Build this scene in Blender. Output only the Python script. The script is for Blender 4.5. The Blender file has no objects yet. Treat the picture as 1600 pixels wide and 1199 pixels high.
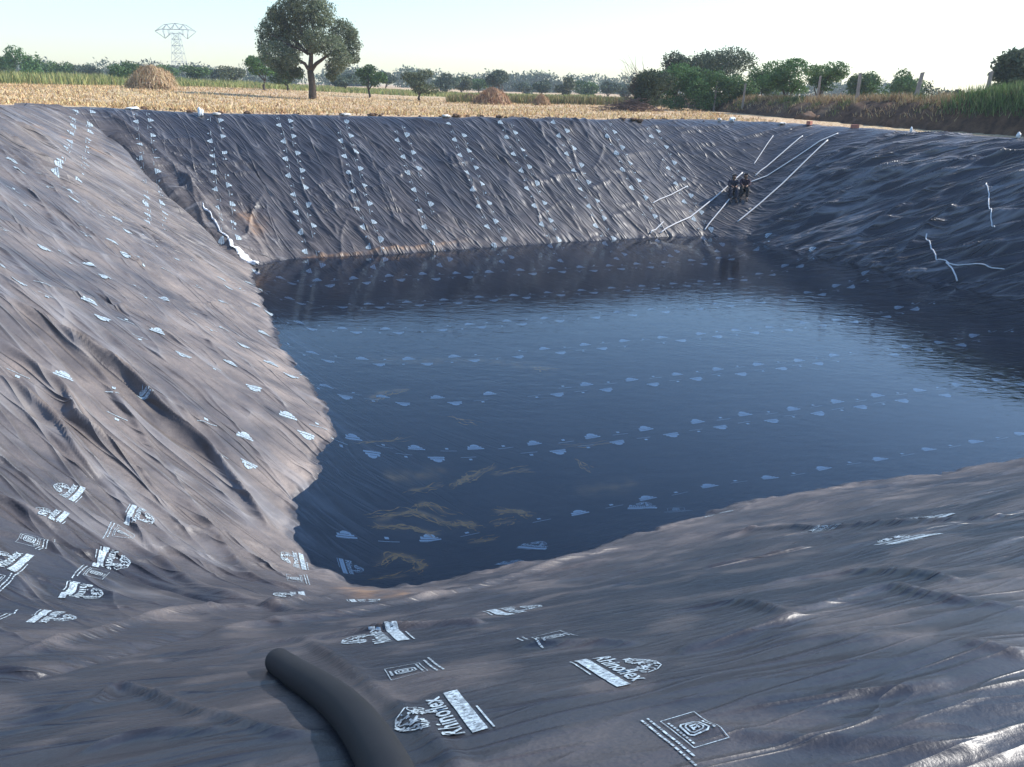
import bpy, bmesh, math, random
import numpy as np
from mathutils import Vector, Matrix
random.seed(7); RNG = np.random.default_rng(11)
SC = bpy.context.scene; COL = SC.collection

# ------------------------------------------------------------------ camera, sky, sun, exposure
PITCH, ROLL, EYE = math.radians(20.6), math.radians(1.2), np.array([0, 0, 1.7])
F = 1232.0                                        # focal length in photograph pixels (1600 wide)
FW = np.array([0, math.cos(PITCH), -math.sin(PITCH)]); _r = np.array([1., 0, 0]); _u = np.cross(_r, FW)
RT = math.cos(ROLL)*_r + math.sin(ROLL)*_u; UP = -math.sin(ROLL)*_r + math.cos(ROLL)*_u
cd = bpy.data.cameras.new('camera'); cam = bpy.data.objects.new('camera', cd); COL.objects.link(cam)
cd.sensor_width = 36; cd.lens = 36*F/1600; cd.clip_start = .05; cd.clip_end = 9000
cam.matrix_world = Matrix(((RT[0], UP[0], -FW[0], EYE[0]), (RT[1], UP[1], -FW[1], EYE[1]), (RT[2], UP[2], -FW[2], EYE[2]), (0, 0, 0, 1)))
SC.camera = cam

SUN_EL = math.radians(39); SUN_AZ = math.radians(90-18)     # azimuth clockwise from +Y
w = bpy.data.worlds.new('World'); SC.world = w; w.use_nodes = True
nt = w.node_tree; nt.nodes.clear()
sky = nt.nodes.new('ShaderNodeTexSky'); sky.sky_type = 'NISHITA'; sky.sun_disc = False
sky.sun_elevation = SUN_EL; sky.sun_rotation = SUN_AZ; sky.altitude = 200; sky.air_density = 1.4; sky.dust_density = .5; sky.ozone_density = 2.5
bg = nt.nodes.new('ShaderNodeBackground'); bg.inputs[1].default_value = .115
wo = nt.nodes.new('ShaderNodeOutputWorld'); tn = nt.nodes.new('ShaderNodeMix'); tn.data_type = 'RGBA'; tn.blend_type = 'MULTIPLY'; tn.inputs[0].default_value = 1; tn.inputs[7].default_value = (.77, .885, 1.05, 1)
nt.links.new(sky.outputs[0], tn.inputs[6]); nt.links.new(tn.outputs[2], bg.inputs[0]); nt.links.new(bg.outputs[0], wo.inputs[0])
sl = bpy.data.lights.new('sun', 'SUN'); sl.energy = 3.3; sl.angle = math.radians(.5); sl.color = (1, .95, .88)
sun = bpy.data.objects.new('sun', sl); COL.objects.link(sun)
SDIR = Vector((math.cos(SUN_EL)*math.sin(SUN_AZ), math.cos(SUN_EL)*math.cos(SUN_AZ), math.sin(SUN_EL)))
sun.rotation_euler = SDIR.to_track_quat('Z', 'Y').to_euler()
vs = SC.view_settings; vs.view_transform = 'Standard'; vs.look = 'None'; vs.gamma = 1; vs.exposure = 1.1; vs.use_curve_mapping = False
SC.cycles.max_bounces = 8; SC.cycles.transparent_max_bounces = 12; SC.cycles.diffuse_bounces = 2; SC.cycles.glossy_bounces = 3
SC.cycles.caustics_reflective = False; SC.cycles.caustics_refractive = False

# ------------------------------------------------------------------ helpers
def ray(px, py):
    d = FW + RT*((px-800)/F) + UP*((599.5-py)/F); return d/np.linalg.norm(d)
def onz(px, py, z):
    d = ray(px, py); return EYE + d*((z-EYE[2])/d[2])
def at_y(px, py, Y):
    d = ray(px, py); return EYE + d*(Y/d[1])
def tag(o, label=None, cat=None, group=None, kind=None):
    if label: o['label'] = label
    if cat: o['category'] = cat
    if group: o['group'] = group
    if kind: o['kind'] = kind
    return o
def empty(name, loc, rz=0):
    o = bpy.data.objects.new(name, None); COL.objects.link(o); o.location = [float(c) for c in loc]; o.rotation_euler[2] = rz
    o.empty_display_size = .3; return o
def np_mesh(name, V, polys, mats, parent=None, cols=None, smooth=False, mat_idx=None, origin=None):
    """V (n,3); polys: int array (m,k) or list of arrays (m_i,k_i)."""
    if not isinstance(polys, list): polys = [polys]
    polys = [np.asarray(p, np.int32) for p in polys if len(p)]
    me = bpy.data.meshes.new(name); V = np.asarray(V, np.float32)
    if origin is not None: V = V - np.asarray(origin, np.float32)
    me.vertices.add(len(V)); me.vertices.foreach_set('co', V.ravel())
    cnt = np.concatenate([np.full(len(p), p.shape[1], np.int32) for p in polys]); idx = np.concatenate([p.ravel() for p in polys])
    me.loops.add(len(idx)); me.loops.foreach_set('vertex_index', idx)
    me.polygons.add(len(cnt)); st = np.zeros(len(cnt), np.int32); st[1:] = np.cumsum(cnt)[:-1]
    me.polygons.foreach_set('loop_start', st); me.polygons.foreach_set('loop_total', cnt)
    if mat_idx is not None: me.polygons.foreach_set('material_index', np.asarray(mat_idx, np.int32))
    me.polygons.foreach_set('use_smooth', np.full(len(cnt), smooth, bool))
    for m in (mats if isinstance(mats, list) else [mats]): me.materials.append(m)
    if cols is not None:
        a = me.color_attributes.new('tint', 'FLOAT_COLOR', 'POINT')
        c = np.ones((len(V), 4), np.float32); c[:, :cols.shape[1]] = cols; a.data.foreach_set('color', c.ravel())
    me.update(calc_edges=True); me.validate()
    o = bpy.data.objects.new(name, me); COL.objects.link(o)
    if parent is not None: o.parent = parent
    elif origin is not None: o.location = [float(c) for c in origin]
    return o
_h = np.random.default_rng(5); _PERM = _h.permutation(4096); _GA = _h.uniform(0, 2*math.pi, 4096); _GX, _GY = np.cos(_GA), np.sin(_GA)
def noise(x, y, seed=0):
    xi = np.floor(x).astype(np.int64); yi = np.floor(y).astype(np.int64); xf = x-xi; yf = y-yi
    def g(ix, iy, fx, fy):
        k = _PERM[(_PERM[(ix+seed*37) & 4095] + iy + seed*101) & 4095]; return _GX[k]*fx + _GY[k]*fy
    sx = xf*xf*xf*(xf*(xf*6-15)+10); sy = yf*yf*yf*(yf*(yf*6-15)+10)
    a = g(xi, yi, xf, yf); b = g(xi+1, yi, xf-1, yf); c = g(xi, yi+1, xf, yf-1); d = g(xi+1, yi+1, xf-1, yf-1)
    return 1.5*(a+(b-a)*sx + (c-a)*sy + (a-b-c+d)*sx*sy)
def fbm(x, y, seed=0, n=4):
    r = 0; a = 1; f = 1
    for i in range(n): r = r + a*noise(x*f, y*f, seed+i); a *= .5; f *= 2.03
    return r
def smooth(x, a, b):
    t = np.clip((x-a)/(b-a), 0, 1); return t*t*(3-2*t)

class NT:
    def __init__(s, name):
        s.m = bpy.data.materials.new(name); s.m.use_nodes = True; s.t = s.m.node_tree; s.t.nodes.clear(); s.out = s.n('ShaderNodeOutputMaterial')
    def n(s, k, **kw):
        o = s.t.nodes.new(k)
        for a, v in kw.items(): setattr(o, a, v)
        return o
    def l(s, a, b): s.t.links.new(a, b)
    def noise(s, scale, detail=4, rough=.55, vec=None, dist=0):
        o = s.n('ShaderNodeTexNoise'); o.inputs['Scale'].default_value = scale; o.inputs['Detail'].default_value = detail
        o.inputs['Roughness'].default_value = rough; o.inputs['Distortion'].default_value = dist
        if vec is not None: s.l(vec, o.inputs['Vector'])
        return o.outputs[0]
    def pos(s): return s.n('ShaderNodeNewGeometry').outputs['Position']
    def ramp(s, fac, stops):
        o = s.n('ShaderNodeValToRGB'); e = o.color_ramp.elements
        for i, (p, c) in enumerate(stops):
            x = e[i] if i < 2 else e.new(p)
            x.position = p; x.color = (c, c, c, 1) if not isinstance(c, (tuple, list)) else (*c[:3], 1)
        s.l(fac, o.inputs[0]); return o.outputs[0]
    def mix(s, fac, a, b, mode='MIX'):
        o = s.n('ShaderNodeMix', data_type='RGBA', blend_type=mode)
        for v, i in ((fac, 0), (a, 6), (b, 7)):
            if isinstance(v, (int, float)): o.inputs[i].default_value = v
            elif isinstance(v, tuple): o.inputs[i].default_value = (*v[:3], 1)
            else: s.l(v, o.inputs[i])
        return o.outputs[2]
    def math(s, op, a, b=0.0):
        o = s.n('ShaderNodeMath', operation=op)
        for v, i in ((a, 0), (b, 1)):
            if isinstance(v, (int, float)): o.inputs[i].default_value = v
            else: s.l(v, o.inputs[i])
        return o.outputs[0]
    def bump(s, h, strength, dist, nrm=None):
        o = s.n('ShaderNodeBump'); o.inputs['Strength'].default_value = strength; o.inputs['Distance'].default_value = dist
        s.l(h, o.inputs['Height'])
        if nrm is not None: s.l(nrm, o.inputs['Normal'])
        return o.outputs[0]
    def pbsdf(s, col, rough=.6, spec=.5, nrm=None):
        o = s.n('ShaderNodeBsdfPrincipled')
        for v, k in ((col, 'Base Color'), (rough, 'Roughness'), (spec, 'Specular IOR Level')):
            if isinstance(v, (int, float)): o.inputs[k].default_value = v
            elif isinstance(v, tuple): o.inputs[k].default_value = (*v[:3], 1)
            else: s.l(v, o.inputs[k])
        if nrm is not None: s.l(nrm, o.inputs['Normal'])
        return o.outputs[0]
    def done(s, sh): s.l(sh, s.out.inputs['Surface']); return s.m
    def attr(s, name='tint'):
        o = s.n('ShaderNodeAttribute'); o.attribute_name = name; return o.outputs['Color']

def simple(name, col, rough=.7, var=.25, scale=6, bump=.3, spec=.4, bdist=.02):
    k = NT(name); p = k.pos(); n = k.noise(scale, 5, .6, p)
    c = k.mix(k.ramp(n, [(.3, 0), (.7, 1)]), tuple(x*(1-var) for x in col), tuple(x*(1+var) for x in col))
    return k.done(k.pbsdf(c, rough, spec, k.bump(n, bump, bdist)))
def tinted(name, rough=.75, trans=.25, spec=.2):
    k = NT(name); c = k.attr()
    d = k.pbsdf(c, rough, spec); t = k.n('ShaderNodeBsdfTranslucent'); k.l(c, t.inputs[0])
    m = k.n('ShaderNodeMixShader'); m.inputs[0].default_value = trans; k.l(d, m.inputs[1]); k.l(t.outputs[0], m.inputs[2])
    return k.done(m.outputs[0])

# ------------------------------------------------------------------ materials
def mat_liner():
    k = NT('black_plastic_film'); p = k.pos(); a = k.attr()
    sep = k.n('ShaderNodeSeparateColor'); k.l(a, sep.inputs[0]); dust, soil = sep.outputs[0], sep.outputs[1]
    big = k.noise(.55, 5, .6, p, .6); fine = k.noise(9, 6, .7, p); grit = k.noise(60, 3, .6, p)
    sm = k.ramp(big, [(.32, .65), (.7, 1.2)])
    fm = k.ramp(fine, [(.3, .82), (.72, 1.15)])
    gm = k.ramp(grit, [(.35, .75), (.7, 1.3)])
    f = k.math('MULTIPLY', k.math('MULTIPLY', dust, sm), k.math('MULTIPLY', fm, gm))
    cl = k.n('ShaderNodeClamp'); k.l(f, cl.inputs[0]); f = cl.outputs[0]
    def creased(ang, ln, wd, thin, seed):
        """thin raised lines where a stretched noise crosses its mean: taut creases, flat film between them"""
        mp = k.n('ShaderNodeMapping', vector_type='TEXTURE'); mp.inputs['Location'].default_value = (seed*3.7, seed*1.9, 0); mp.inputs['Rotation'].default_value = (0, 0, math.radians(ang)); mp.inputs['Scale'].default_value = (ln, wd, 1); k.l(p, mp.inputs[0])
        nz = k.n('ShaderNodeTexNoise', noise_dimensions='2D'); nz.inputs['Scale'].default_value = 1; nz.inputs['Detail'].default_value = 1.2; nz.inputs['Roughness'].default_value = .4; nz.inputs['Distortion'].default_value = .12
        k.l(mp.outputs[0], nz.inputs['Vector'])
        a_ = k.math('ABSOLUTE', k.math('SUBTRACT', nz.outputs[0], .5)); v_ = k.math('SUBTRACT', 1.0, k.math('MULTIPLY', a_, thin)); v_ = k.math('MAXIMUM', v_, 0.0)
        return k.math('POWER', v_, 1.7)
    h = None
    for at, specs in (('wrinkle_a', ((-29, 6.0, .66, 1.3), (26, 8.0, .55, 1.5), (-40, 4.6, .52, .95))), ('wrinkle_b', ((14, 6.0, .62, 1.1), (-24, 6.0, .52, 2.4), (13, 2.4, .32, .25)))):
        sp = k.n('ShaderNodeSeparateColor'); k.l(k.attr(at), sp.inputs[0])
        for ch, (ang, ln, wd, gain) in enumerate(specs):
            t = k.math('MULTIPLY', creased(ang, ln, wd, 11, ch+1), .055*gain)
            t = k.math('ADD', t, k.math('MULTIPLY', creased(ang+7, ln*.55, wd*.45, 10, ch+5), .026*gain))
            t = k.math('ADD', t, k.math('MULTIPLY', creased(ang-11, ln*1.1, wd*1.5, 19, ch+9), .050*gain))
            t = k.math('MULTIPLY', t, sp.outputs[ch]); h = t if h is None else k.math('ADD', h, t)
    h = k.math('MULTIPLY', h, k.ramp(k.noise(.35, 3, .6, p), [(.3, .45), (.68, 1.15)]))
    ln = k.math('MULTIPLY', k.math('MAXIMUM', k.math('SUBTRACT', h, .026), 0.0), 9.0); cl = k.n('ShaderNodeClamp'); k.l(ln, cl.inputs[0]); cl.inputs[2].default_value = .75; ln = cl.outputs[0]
    c = k.mix(f, (.011, .014, .022), (.30, .245, .208))
    c = k.mix(k.math('MULTIPLY', soil, fm), c, (.56, .30, .12))
    c = k.mix(ln, c, (.23, .22, .22))  # stress whitening; also paints bright crest lines into the colour, whatever the light
    r = k.math('ADD', k.math('MULTIPLY', f, .5), .37)
    b = k.bump(grit, .25, .004, k.bump(k.noise(22, 4, .6, p), .4, .010, k.bump(h, 1.0, 1.0)))
    return k.done(k.pbsdf(c, r, .5, b))
def mat_print():
    k = NT('white_print'); n = k.noise(35, 4, .7, k.pos())
    c = k.mix(k.ramp(n, [(.40, 0), (.60, 1)]), (.17, .20, .22), (.47, .57, .61))
    return k.done(k.pbsdf(c, .5, .4))
def mat_water():
    k = NT('pond_water'); p = k.pos()
    mp = k.n('ShaderNodeMapping'); mp.inputs['Rotation'].default_value = (0, 0, math.radians(-15)); mp.inputs['Scale'].default_value = (.55, 1.5, 1); k.l(p, mp.inputs[0])
    n1 = k.noise(1.5, 3, .5, mp.outputs[0], .4); n2 = k.noise(5.0, 2, .5, mp.outputs[0], .2)
    pat = k.ramp(k.noise(.09, 2, .5, p), [(.38, .35), (.65, 1)])
    h = k.math('MULTIPLY', k.math('ADD', n1, k.math('MULTIPLY', n2, .7)), pat)
    nb = k.bump(h, .26, .04)
    fr = k.n('ShaderNodeFresnel'); fr.inputs[0].default_value = 1.42; k.l(nb, fr.inputs['Normal'])
    g = k.n('ShaderNodeBsdfGlossy'); g.inputs['Roughness'].default_value = .03; g.inputs['Color'].default_value = (1, 1, 1, 1); k.l(nb, g.inputs['Normal'])
    t = k.n('ShaderNodeBsdfTransparent'); t.inputs[0].default_value = (.92, .95, .97, 1)
    m = k.n('ShaderNodeMixShader'); k.l(fr.outputs[0], m.inputs[0]); k.l(t.outputs[0], m.inputs[1]); k.l(g.outputs[0], m.inputs[2])
    return k.done(m.outputs[0])
def mat_ground():
    k = NT('straw_strewn_soil'); p = k.pos()
    big = k.noise(.05, 4, .6, p); mid = k.noise(.8, 5, .65, p); fine = k.noise(7, 5, .75, p)
    c = k.mix(k.ramp(mid, [(.35, 0), (.65, 1)]), (.32, .18, .10), (.50, .35, .19))
    c = k.mix(k.ramp(fine, [(.45, 0), (.62, 1)]), c, (.66, .51, .34))
    c = k.mix(k.ramp(k.noise(2.3, 4, .7, p), [(.58, 0), (.72, .7)]), c, (.12, .07, .045))
    c = k.mix(k.ramp(big, [(.45, 0), (.7, .35)]), c, (.30, .31, .13))
    return k.done(k.pbsdf(c, .9, .15, k.bump(fine, .8, .06, k.bump(mid, .6, .2))))
def mat_bank():
    k = NT('dark_brown_earth'); p = k.pos(); n = k.noise(1.6, 6, .7, p); m = k.noise(.35, 3, .6, p)
    c = k.mix(k.ramp(n, [(.35, 0), (.68, 1)]), (.045, .026, .018), (.16, .095, .058))
    c = k.mix(k.ramp(m, [(.5, 0), (.7, .5)]), c, (.21, .15, .09))
    return k.done(k.pbsdf(c, .9, .15, k.bump(n, .9, .15)))
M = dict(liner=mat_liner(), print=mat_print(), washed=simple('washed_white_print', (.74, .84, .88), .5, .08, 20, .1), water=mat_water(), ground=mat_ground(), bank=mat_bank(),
         leaf=tinted('foliage'), straw=tinted('dry_straw', .8, .15), bark=simple('bark', (.085, .062, .045), .9, .4, 3, .8),
         rope=simple('pale_rope', (.72, .70, .67), .7, .1, 20, .3), white=simple('white_plastic', (.78, .79, .78), .45, .08, 8, .3),
         stone=simple('pale_stone', (.62, .58, .52), .85, .2, 5, .5), redb=simple('red_brick', (.48, .19, .13), .85, .25, 9, .4),
         clod=simple('earth_clod', (.12, .072, .045), .95, .3, 5, .8), post=simple('weathered_stone_post', (.30, .25, .21), .9, .25, 4, .6),
         steel=simple('galvanised_steel', (.40, .43, .45), .5, .08, 2, .1), skin=simple('skin', (.20, .105, .065), .55, .1, 8, .1),
         hair=simple('black_hair', (.012, .011, .011), .5, .2, 40, .3), navy=simple('navy_cloth', (.018, .020, .034), .85, .3, 10, .4),
         plum=simple('plum_cloth', (.030, .014, .026), .85, .3, 10, .4), greyc=simple('grey_cloth', (.22, .22, .25), .85, .15, 10, .4),
         blackc=simple('black_cloth', (.012, .012, .014), .85, .3, 10, .4))

# ------------------------------------------------------------------ the pit: waterline, rim, and the surface between them
ZW = -5.7
A0 = math.radians(20.7); AV = np.array([math.cos(A0), math.sin(A0)]); AU = np.array([-AV[1], AV[0]])    # pond axes (along the near bank, away from it)
def ab2xy(a, b): return np.asarray(a)[..., None]*AV + np.asarray(b)[..., None]*AU
WPX = [(400,416),(392,432),(408,462),(424,505),(436,545),(458,562),(470,585),(494,606),(512,642),(525,680),(507,706),(496,745),(467,780),(458,802),(463,842),(482,882),(512,897),(552,911),(600,916),(650,912),(750,895),(850,875),(950,848),(1050,820),(1120,800),(1180,784),(1250,769),(1300,765),(1400,750),(1500,735),(1600,715)]
WPX2 = [(1600,472),(1500,450),(1400,427),(1300,404),(1220,386),(1170,373),(1100,368),(1000,372),(850,381),(700,391),(600,398),(480,403),(430,408)]
W = np.array([onz(*p, ZW)[:2] for p in WPX] + [np.array(p) for p in [(16,17.6),(21,19.6),(23.2,20.6),(23.2,22)]] + [onz(*p, ZW)[:2] for p in WPX2])
RPX = [(1010,189,50.9),(1110,190,52.0),(1190,191.5,52.2),(1250,195,51.2),(1300,199,49.6),(1350,202,47.9),(1400,205,46.2),(1500,211.5,43.0),(1600,218,40.0)]   # far right corner and right rim: picture point, distance ahead
R = np.array([(-9.2,-1.0,-.35),(-12,6,.1),(-15.5,17,.45),(-20.2,32.5,.64),(-21.4,39,.42),(-21.0,41.2,.34),(-19.6,41.9,.25),(-16.2,43,.1),(-7.4,46,.02),(3.5,49,-.02)] + [tuple(at_y(*p)) for p in RPX] +
 [(33.5,15.5,-.2),(33.0,14.0,-.25),(31.6,13.0,-.3),(20,8.9,-.55),(10,5.3,-.75),(4,3.1,-.8),(0,1.6,-.8),(-4,.2,-.75),(-8,-1.2,-.5)])
def segd(P, A, B):
    AB = B-A; L = float(AB@AB)
    t = np.clip(((P[:, 0]-A[0])*AB[0]+(P[:, 1]-A[1])*AB[1])/L, 0, 1)
    return np.hypot(P[:, 0]-A[0]-t*AB[0], P[:, 1]-A[1]-t*AB[1]), t
def inside(P, Q):
    r = np.zeros(len(P), bool); n = len(Q)
    for i in range(n):
        a, b = Q[i], Q[(i+1) % n]
        if a[1] == b[1]: continue
        c = (a[1] > P[:, 1]) != (b[1] > P[:, 1])
        r ^= c & (P[:, 0] < (b[0]-a[0])*(P[:, 1]-a[1])/(b[1]-a[1])+a[0])
    return r
def sdist(P, Q):
    d = np.full(len(P), 1e9)
    for i in range(len(Q)): d = np.minimum(d, segd(P, Q[i, :2], Q[(i+1) % len(Q), :2])[0])
    return np.where(inside(P, Q), d, -d)
def rimz(P):
    num = np.zeros(len(P)); den = np.zeros(len(P))
    for i in range(len(R)):
        A, B = R[i], R[(i+1) % len(R)]; d, t = segd(P, A[:2], B[:2]); ww = 1/(d+.05)**4
        num += ww*(A[2]+(B[2]-A[2])*t); den += ww
    return num/den
def base(P, full=False):
    P = np.asarray(P, float); dr = sdist(P, R); dw = sdist(P, W); zr = rimz(P)
    near = 1/(1+np.exp((P[:, 1]-.36*P[:, 0]-6)/2.0)); right = 1/(1+np.exp(-(P[:, 0]+.36*P[:, 1]-30)/2.0))
    k = .04+.12*near+.16*right
    t = np.clip(dr/np.maximum(dr-dw, 1e-6), 0, 1)
    p = (t-k*(1-np.exp(-t/k)))/(1-k*(1-np.exp(-1/k)))
    z = zr+(ZW-zr)*p
    z = np.where(dw > 0, ZW-1.1*(1-np.exp(-.62*np.maximum(dw, 0)/1.1)), z)
    z = np.where(dr < 0, zr, z)
    return (z, dr, dw, zr) if full else z
def hit(px, py, far=80):
    d = ray(px, py); s = np.concatenate([np.arange(1.0, 12, .03), np.arange(12, far, .08)])
    P = EYE+s[:, None]*d; h = P[:, 2]-base(P[:, :2]); i = int(np.argmax(h < 0))
    if h[i] >= 0: return onz(px, py, 0)
    a = h[i-1]/(h[i-1]-h[i]); return P[i-1]+(P[i]-P[i-1])*a
def hits(pts): return np.array([hit(*p) for p in pts])

def graded(lo, hi, c, s0, k):
    out = [c]; x = c
    while x < hi: x += s0+k*max(0, abs(x-c)-1.5); out.append(x)
    x = c
    while x > lo: x -= s0+k*max(0, abs(x-c)-1.5); out.append(x)
    return np.array(sorted(out))
QUICK = False
q = 2 if QUICK else 1
ga = graded(-7.6, 38.5, .9, .032*q, .0022*q); gb = graded(-4.2, 48.5, 2.4, .026*q, .0017*q)
NA, NB = len(ga), len(gb)
GA, GB = np.meshgrid(ga, gb, indexing='xy'); XY = (GA[..., None]*AV+GB[..., None]*AU).reshape(-1, 2); fa, fb = GA.ravel(), GB.ravel()
Z0, DR, DW, ZR = base(XY, True)
# which wall a point belongs to
dl = fa-(-7.2+.0*fb)+0*fa; dl = np.minimum(dl, 99)
cl = np.interp(fb, [-3, 5, 16, 33, 42, 48], [-9.4, -9.2, -8.6, -7.6, -6.0, -6.0])     # left rim in pond axes
dists = np.stack([fa-cl, fb-1.2, 45.0-fb, 36.2-fa], 0)
wt = np.exp(-(dists-dists.min(0))/1.3); wt /= wt.sum(0); wl, wn, wf, wr = wt
bott = smooth(DW, .2, 2.0)
def wrinkle(ang, lam, amp, seed, elong=7., sharp=1.5):
    c, s = math.cos(math.radians(ang)), math.sin(math.radians(ang)); X, Y = XY[:, 0], XY[:, 1]
    u = (c*X+s*Y)/(lam*elong); v = (-s*X+c*Y)/lam
    v = v+.9*noise(u*1.3+5, v*.35, seed+3)+.35*noise(u*3.1, v*.5+9, seed+8)
    n = noise(u, v, seed); r = np.clip(1-np.abs(n)*1.7, 0, 1)**sharp
    m = .35+.65*smooth(noise(u*.7+3, v*.23+7, seed+17), -.35, .45)
    return amp*(r-.35)*m
def octs(ang, seed, lams, amps, el=7., sh=1.6):
    h = 0
    for i, (l, a) in enumerate(zip(lams, amps)): h = h+wrinkle(ang+(i-1)*4, l, a, seed+23*i, el, sh)
    return h
LM = [1.6, .75, .38, .19]
wlf = smooth(fb, 24, 33); wr1 = smooth(fb, 33, 42); wr3 = 1-smooth(fb, 22, 32)
D = wl*(1-wlf)*octs(-30, 100, LM, [.05, .03, .014, .005], 10, 2.2)
D = D+wl*wlf*octs(27, 200, LM, [.06, .035, .016, .006], 11, 2.2)
D = D+wf*octs(-38, 300, LM, [.05, .03, .02, .01], 9, 2.4)
D = D+wr*wr1*octs(16, 400, LM, [.10, .07, .04, .018], 10, 2.2)
D = D+wr*(1-wr1)*(1-wr3)*octs(-10, 500, LM, [.10, .08, .03, .010], 12, 2.0)
D = D+wr*wr3*octs(-38, 600, LM, [.11, .09, .035, .010], 11, 2.0)
D = D+wn*octs(14, 700, LM, [.06, .025, .008, .003], 7, 2.0)
D = D+.5*wn*octs(-32, 750, LM, [.05, .025, .008, .003], 6, 2.0)
calm = np.zeros(len(XY))
D = D+.05*fbm(XY[:, 0]*.5, XY[:, 1]*.5, 900, 3)
D = D*(1-.75*bott)*np.where(DR < 0, .35, 1)
# the big folds, each a crest (or a trough) drawn over the film
FOLDS = [  # picture points, height m, width m
 ([(0,462),(60,500),(130,545),(200,590),(260,650),(310,695),(360,750),(400,800),(425,835)], .36, .14),
 ([(0,530),(50,575),(105,620),(125,665),(170,700),(220,745),(262,790)], .32, .13),
 ([(0,592),(60,640),(100,680),(125,720),(150,748)], .32, .13),
 ([(0,385),(60,440),(100,455),(180,478),(240,500),(330,540)], .09, .11),
 ([(150,585),(200,640),(230,690),(255,730)], .10, .10),
 ([(255,470),(330,477),(420,487)], .08, .08),
 ([(270,770),(330,830),(370,880),(402,908)], .13, .12),
 ([(395,610),(440,660),(490,700)], .07, .09),
 ([(0,185),(100,235),(200,280),(300,345),(370,395)], .15, .20),
 ([(0,205),(80,265),(150,310),(260,370)], .12, .16),
 ([(0,300),(90,345),(200,400),(300,450),(380,520)], .08, .14),
 ([(0,345),(80,375),(160,400),(250,425)], .08, .14),
 ([(122,172),(190,222),(250,282),(312,338),(376,408)], -.75, .34),
 ([(146,170),(232,232),(308,308),(352,362)], .50, .34),
 ([(340,320),(372,338),(405,385),(415,402)], .20, .25),
 ([(0,1030),(130,997),(250,965),(340,955),(440,950),(530,925)], .10, .10),
 ([(0,1062),(130,1030),(250,1000),(340,982)], -.10, .16),
 ([(470,1006),(520,1030),(580,1075),(640,1125),(700,1185),(740,1240)], .045, .06),
 ([(0,1102),(130,1100),(180,1075),(220,1078),(290,1105),(360,1130),(430,1150),(500,1150)], .06, .045),
 ([(120,1182),(200,1157),(260,1150),(380,1150)], .05, .04),
 ([(330,985),(420,975),(560,960),(700,930),(850,890),(1000,850)], .10, .10),
 ([(560,1000),(680,988),(760,980)], .07, .07),
 ([(1000,965),(1100,945),(1160,940),(1240,960),(1320,935),(1390,920),(1450,935),(1600,958)], .055, .07),
 ([(1050,1015),(1160,990),(1250,965)], .07, .06),
 ([(1160,925),(1300,895),(1400,895),(1500,912)], .06, .06),
 ([(1000,862),(1150,837),(1300,827),(1420,817),(1600,800)], .08, .08),
 ([(1150,1105),(1250,1090),(1400,1080),(1480,1075)], .03, .04),
 ([(1050,1140),(1200,1150),(1350,1160),(1600,1185)], .03, .04),
 ([(1500,1015),(1600,1040)], .03, .04),
 ([(800,1010),(900,1005),(1000,1000)], .05, .05),
 ([(1090,892),(1180,873),(1270,853)], .06, .05),
 ([(1500,220),(1400,262),(1300,320),(1230,372)], .16, .18),
 ([(1600,235),(1500,270),(1400,330),(1310,400)], .20, .20),
 ([(1600,275),(1530,300),(1450,360),(1390,420)], .22, .20),
 ([(1420,215),(1330,262),(1250,318),(1195,365)], .12, .16),
 ([(470,403),(560,396),(640,388),(730,376)], .10, .10),
 ([(690,356),(750,363)], .08, .06), ([(480,300),(520,280)], .08, .06), ([(505,310),(535,298)], .08, .06),
]
def along(pts, h, wd, arr, plan=False):
    P = pts if plan else hits(pts)[:, :2]
    # resample as a smooth curve
    t = np.linspace(0, len(P)-1, 4*len(P)); i = np.clip(t.astype(int), 0, len(P)-2); f = (t-i)[:, None]
    p0, p1, p2, p3 = P[np.maximum(i-1, 0)], P[i], P[i+1], P[np.minimum(i+2, len(P)-1)]
    Q = .5*(2*p1+(p2-p0)*f+(2*p0-5*p1+4*p2-p3)*f**2+(3*p1-p0-3*p2+p3)*f**3)
    lo, hi = Q.min(0)-3*wd, Q.max(0)+3*wd
    m = np.where((XY[:, 0] > lo[0]) & (XY[:, 0] < hi[0]) & (XY[:, 1] > lo[1]) & (XY[:, 1] < hi[1]))[0]
    if not len(m): return
    S = XY[m]; best = np.full(len(m), 9e9); tt = np.zeros(len(m)); n = len(Q)-1
    for j in range(n):
        d, t = segd(S, Q[j], Q[j+1]+1e-6); b = d < best; best = np.where(b, d, best); tt = np.where(b, (j+t)/n, tt)
    wv = wd*(.85+.35*(noise(S[:, 0]*.55, S[:, 1]*.55, 61)+.3)); e = np.clip(np.minimum(tt, 1-tt)*6+.12, 0, 1)
    arr[m] += h*e*np.exp(-(best/np.maximum(.95*wv, .3*wd))**(1.9 if np.hypot(*P.mean(0)) < 11 else 1.3))*(.85+.3*noise(S[:, 0]*.5, S[:, 1]*.5, 64))
EX = np.zeros(len(XY)); along([(405,1030),(455,1045),(510,1090),(560,1140),(640,1240)], 1, .38, calm); calm = np.clip(1-1.1*calm, .1, 1); D *= calm
for f in FOLDS: along(*f, EX)
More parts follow.
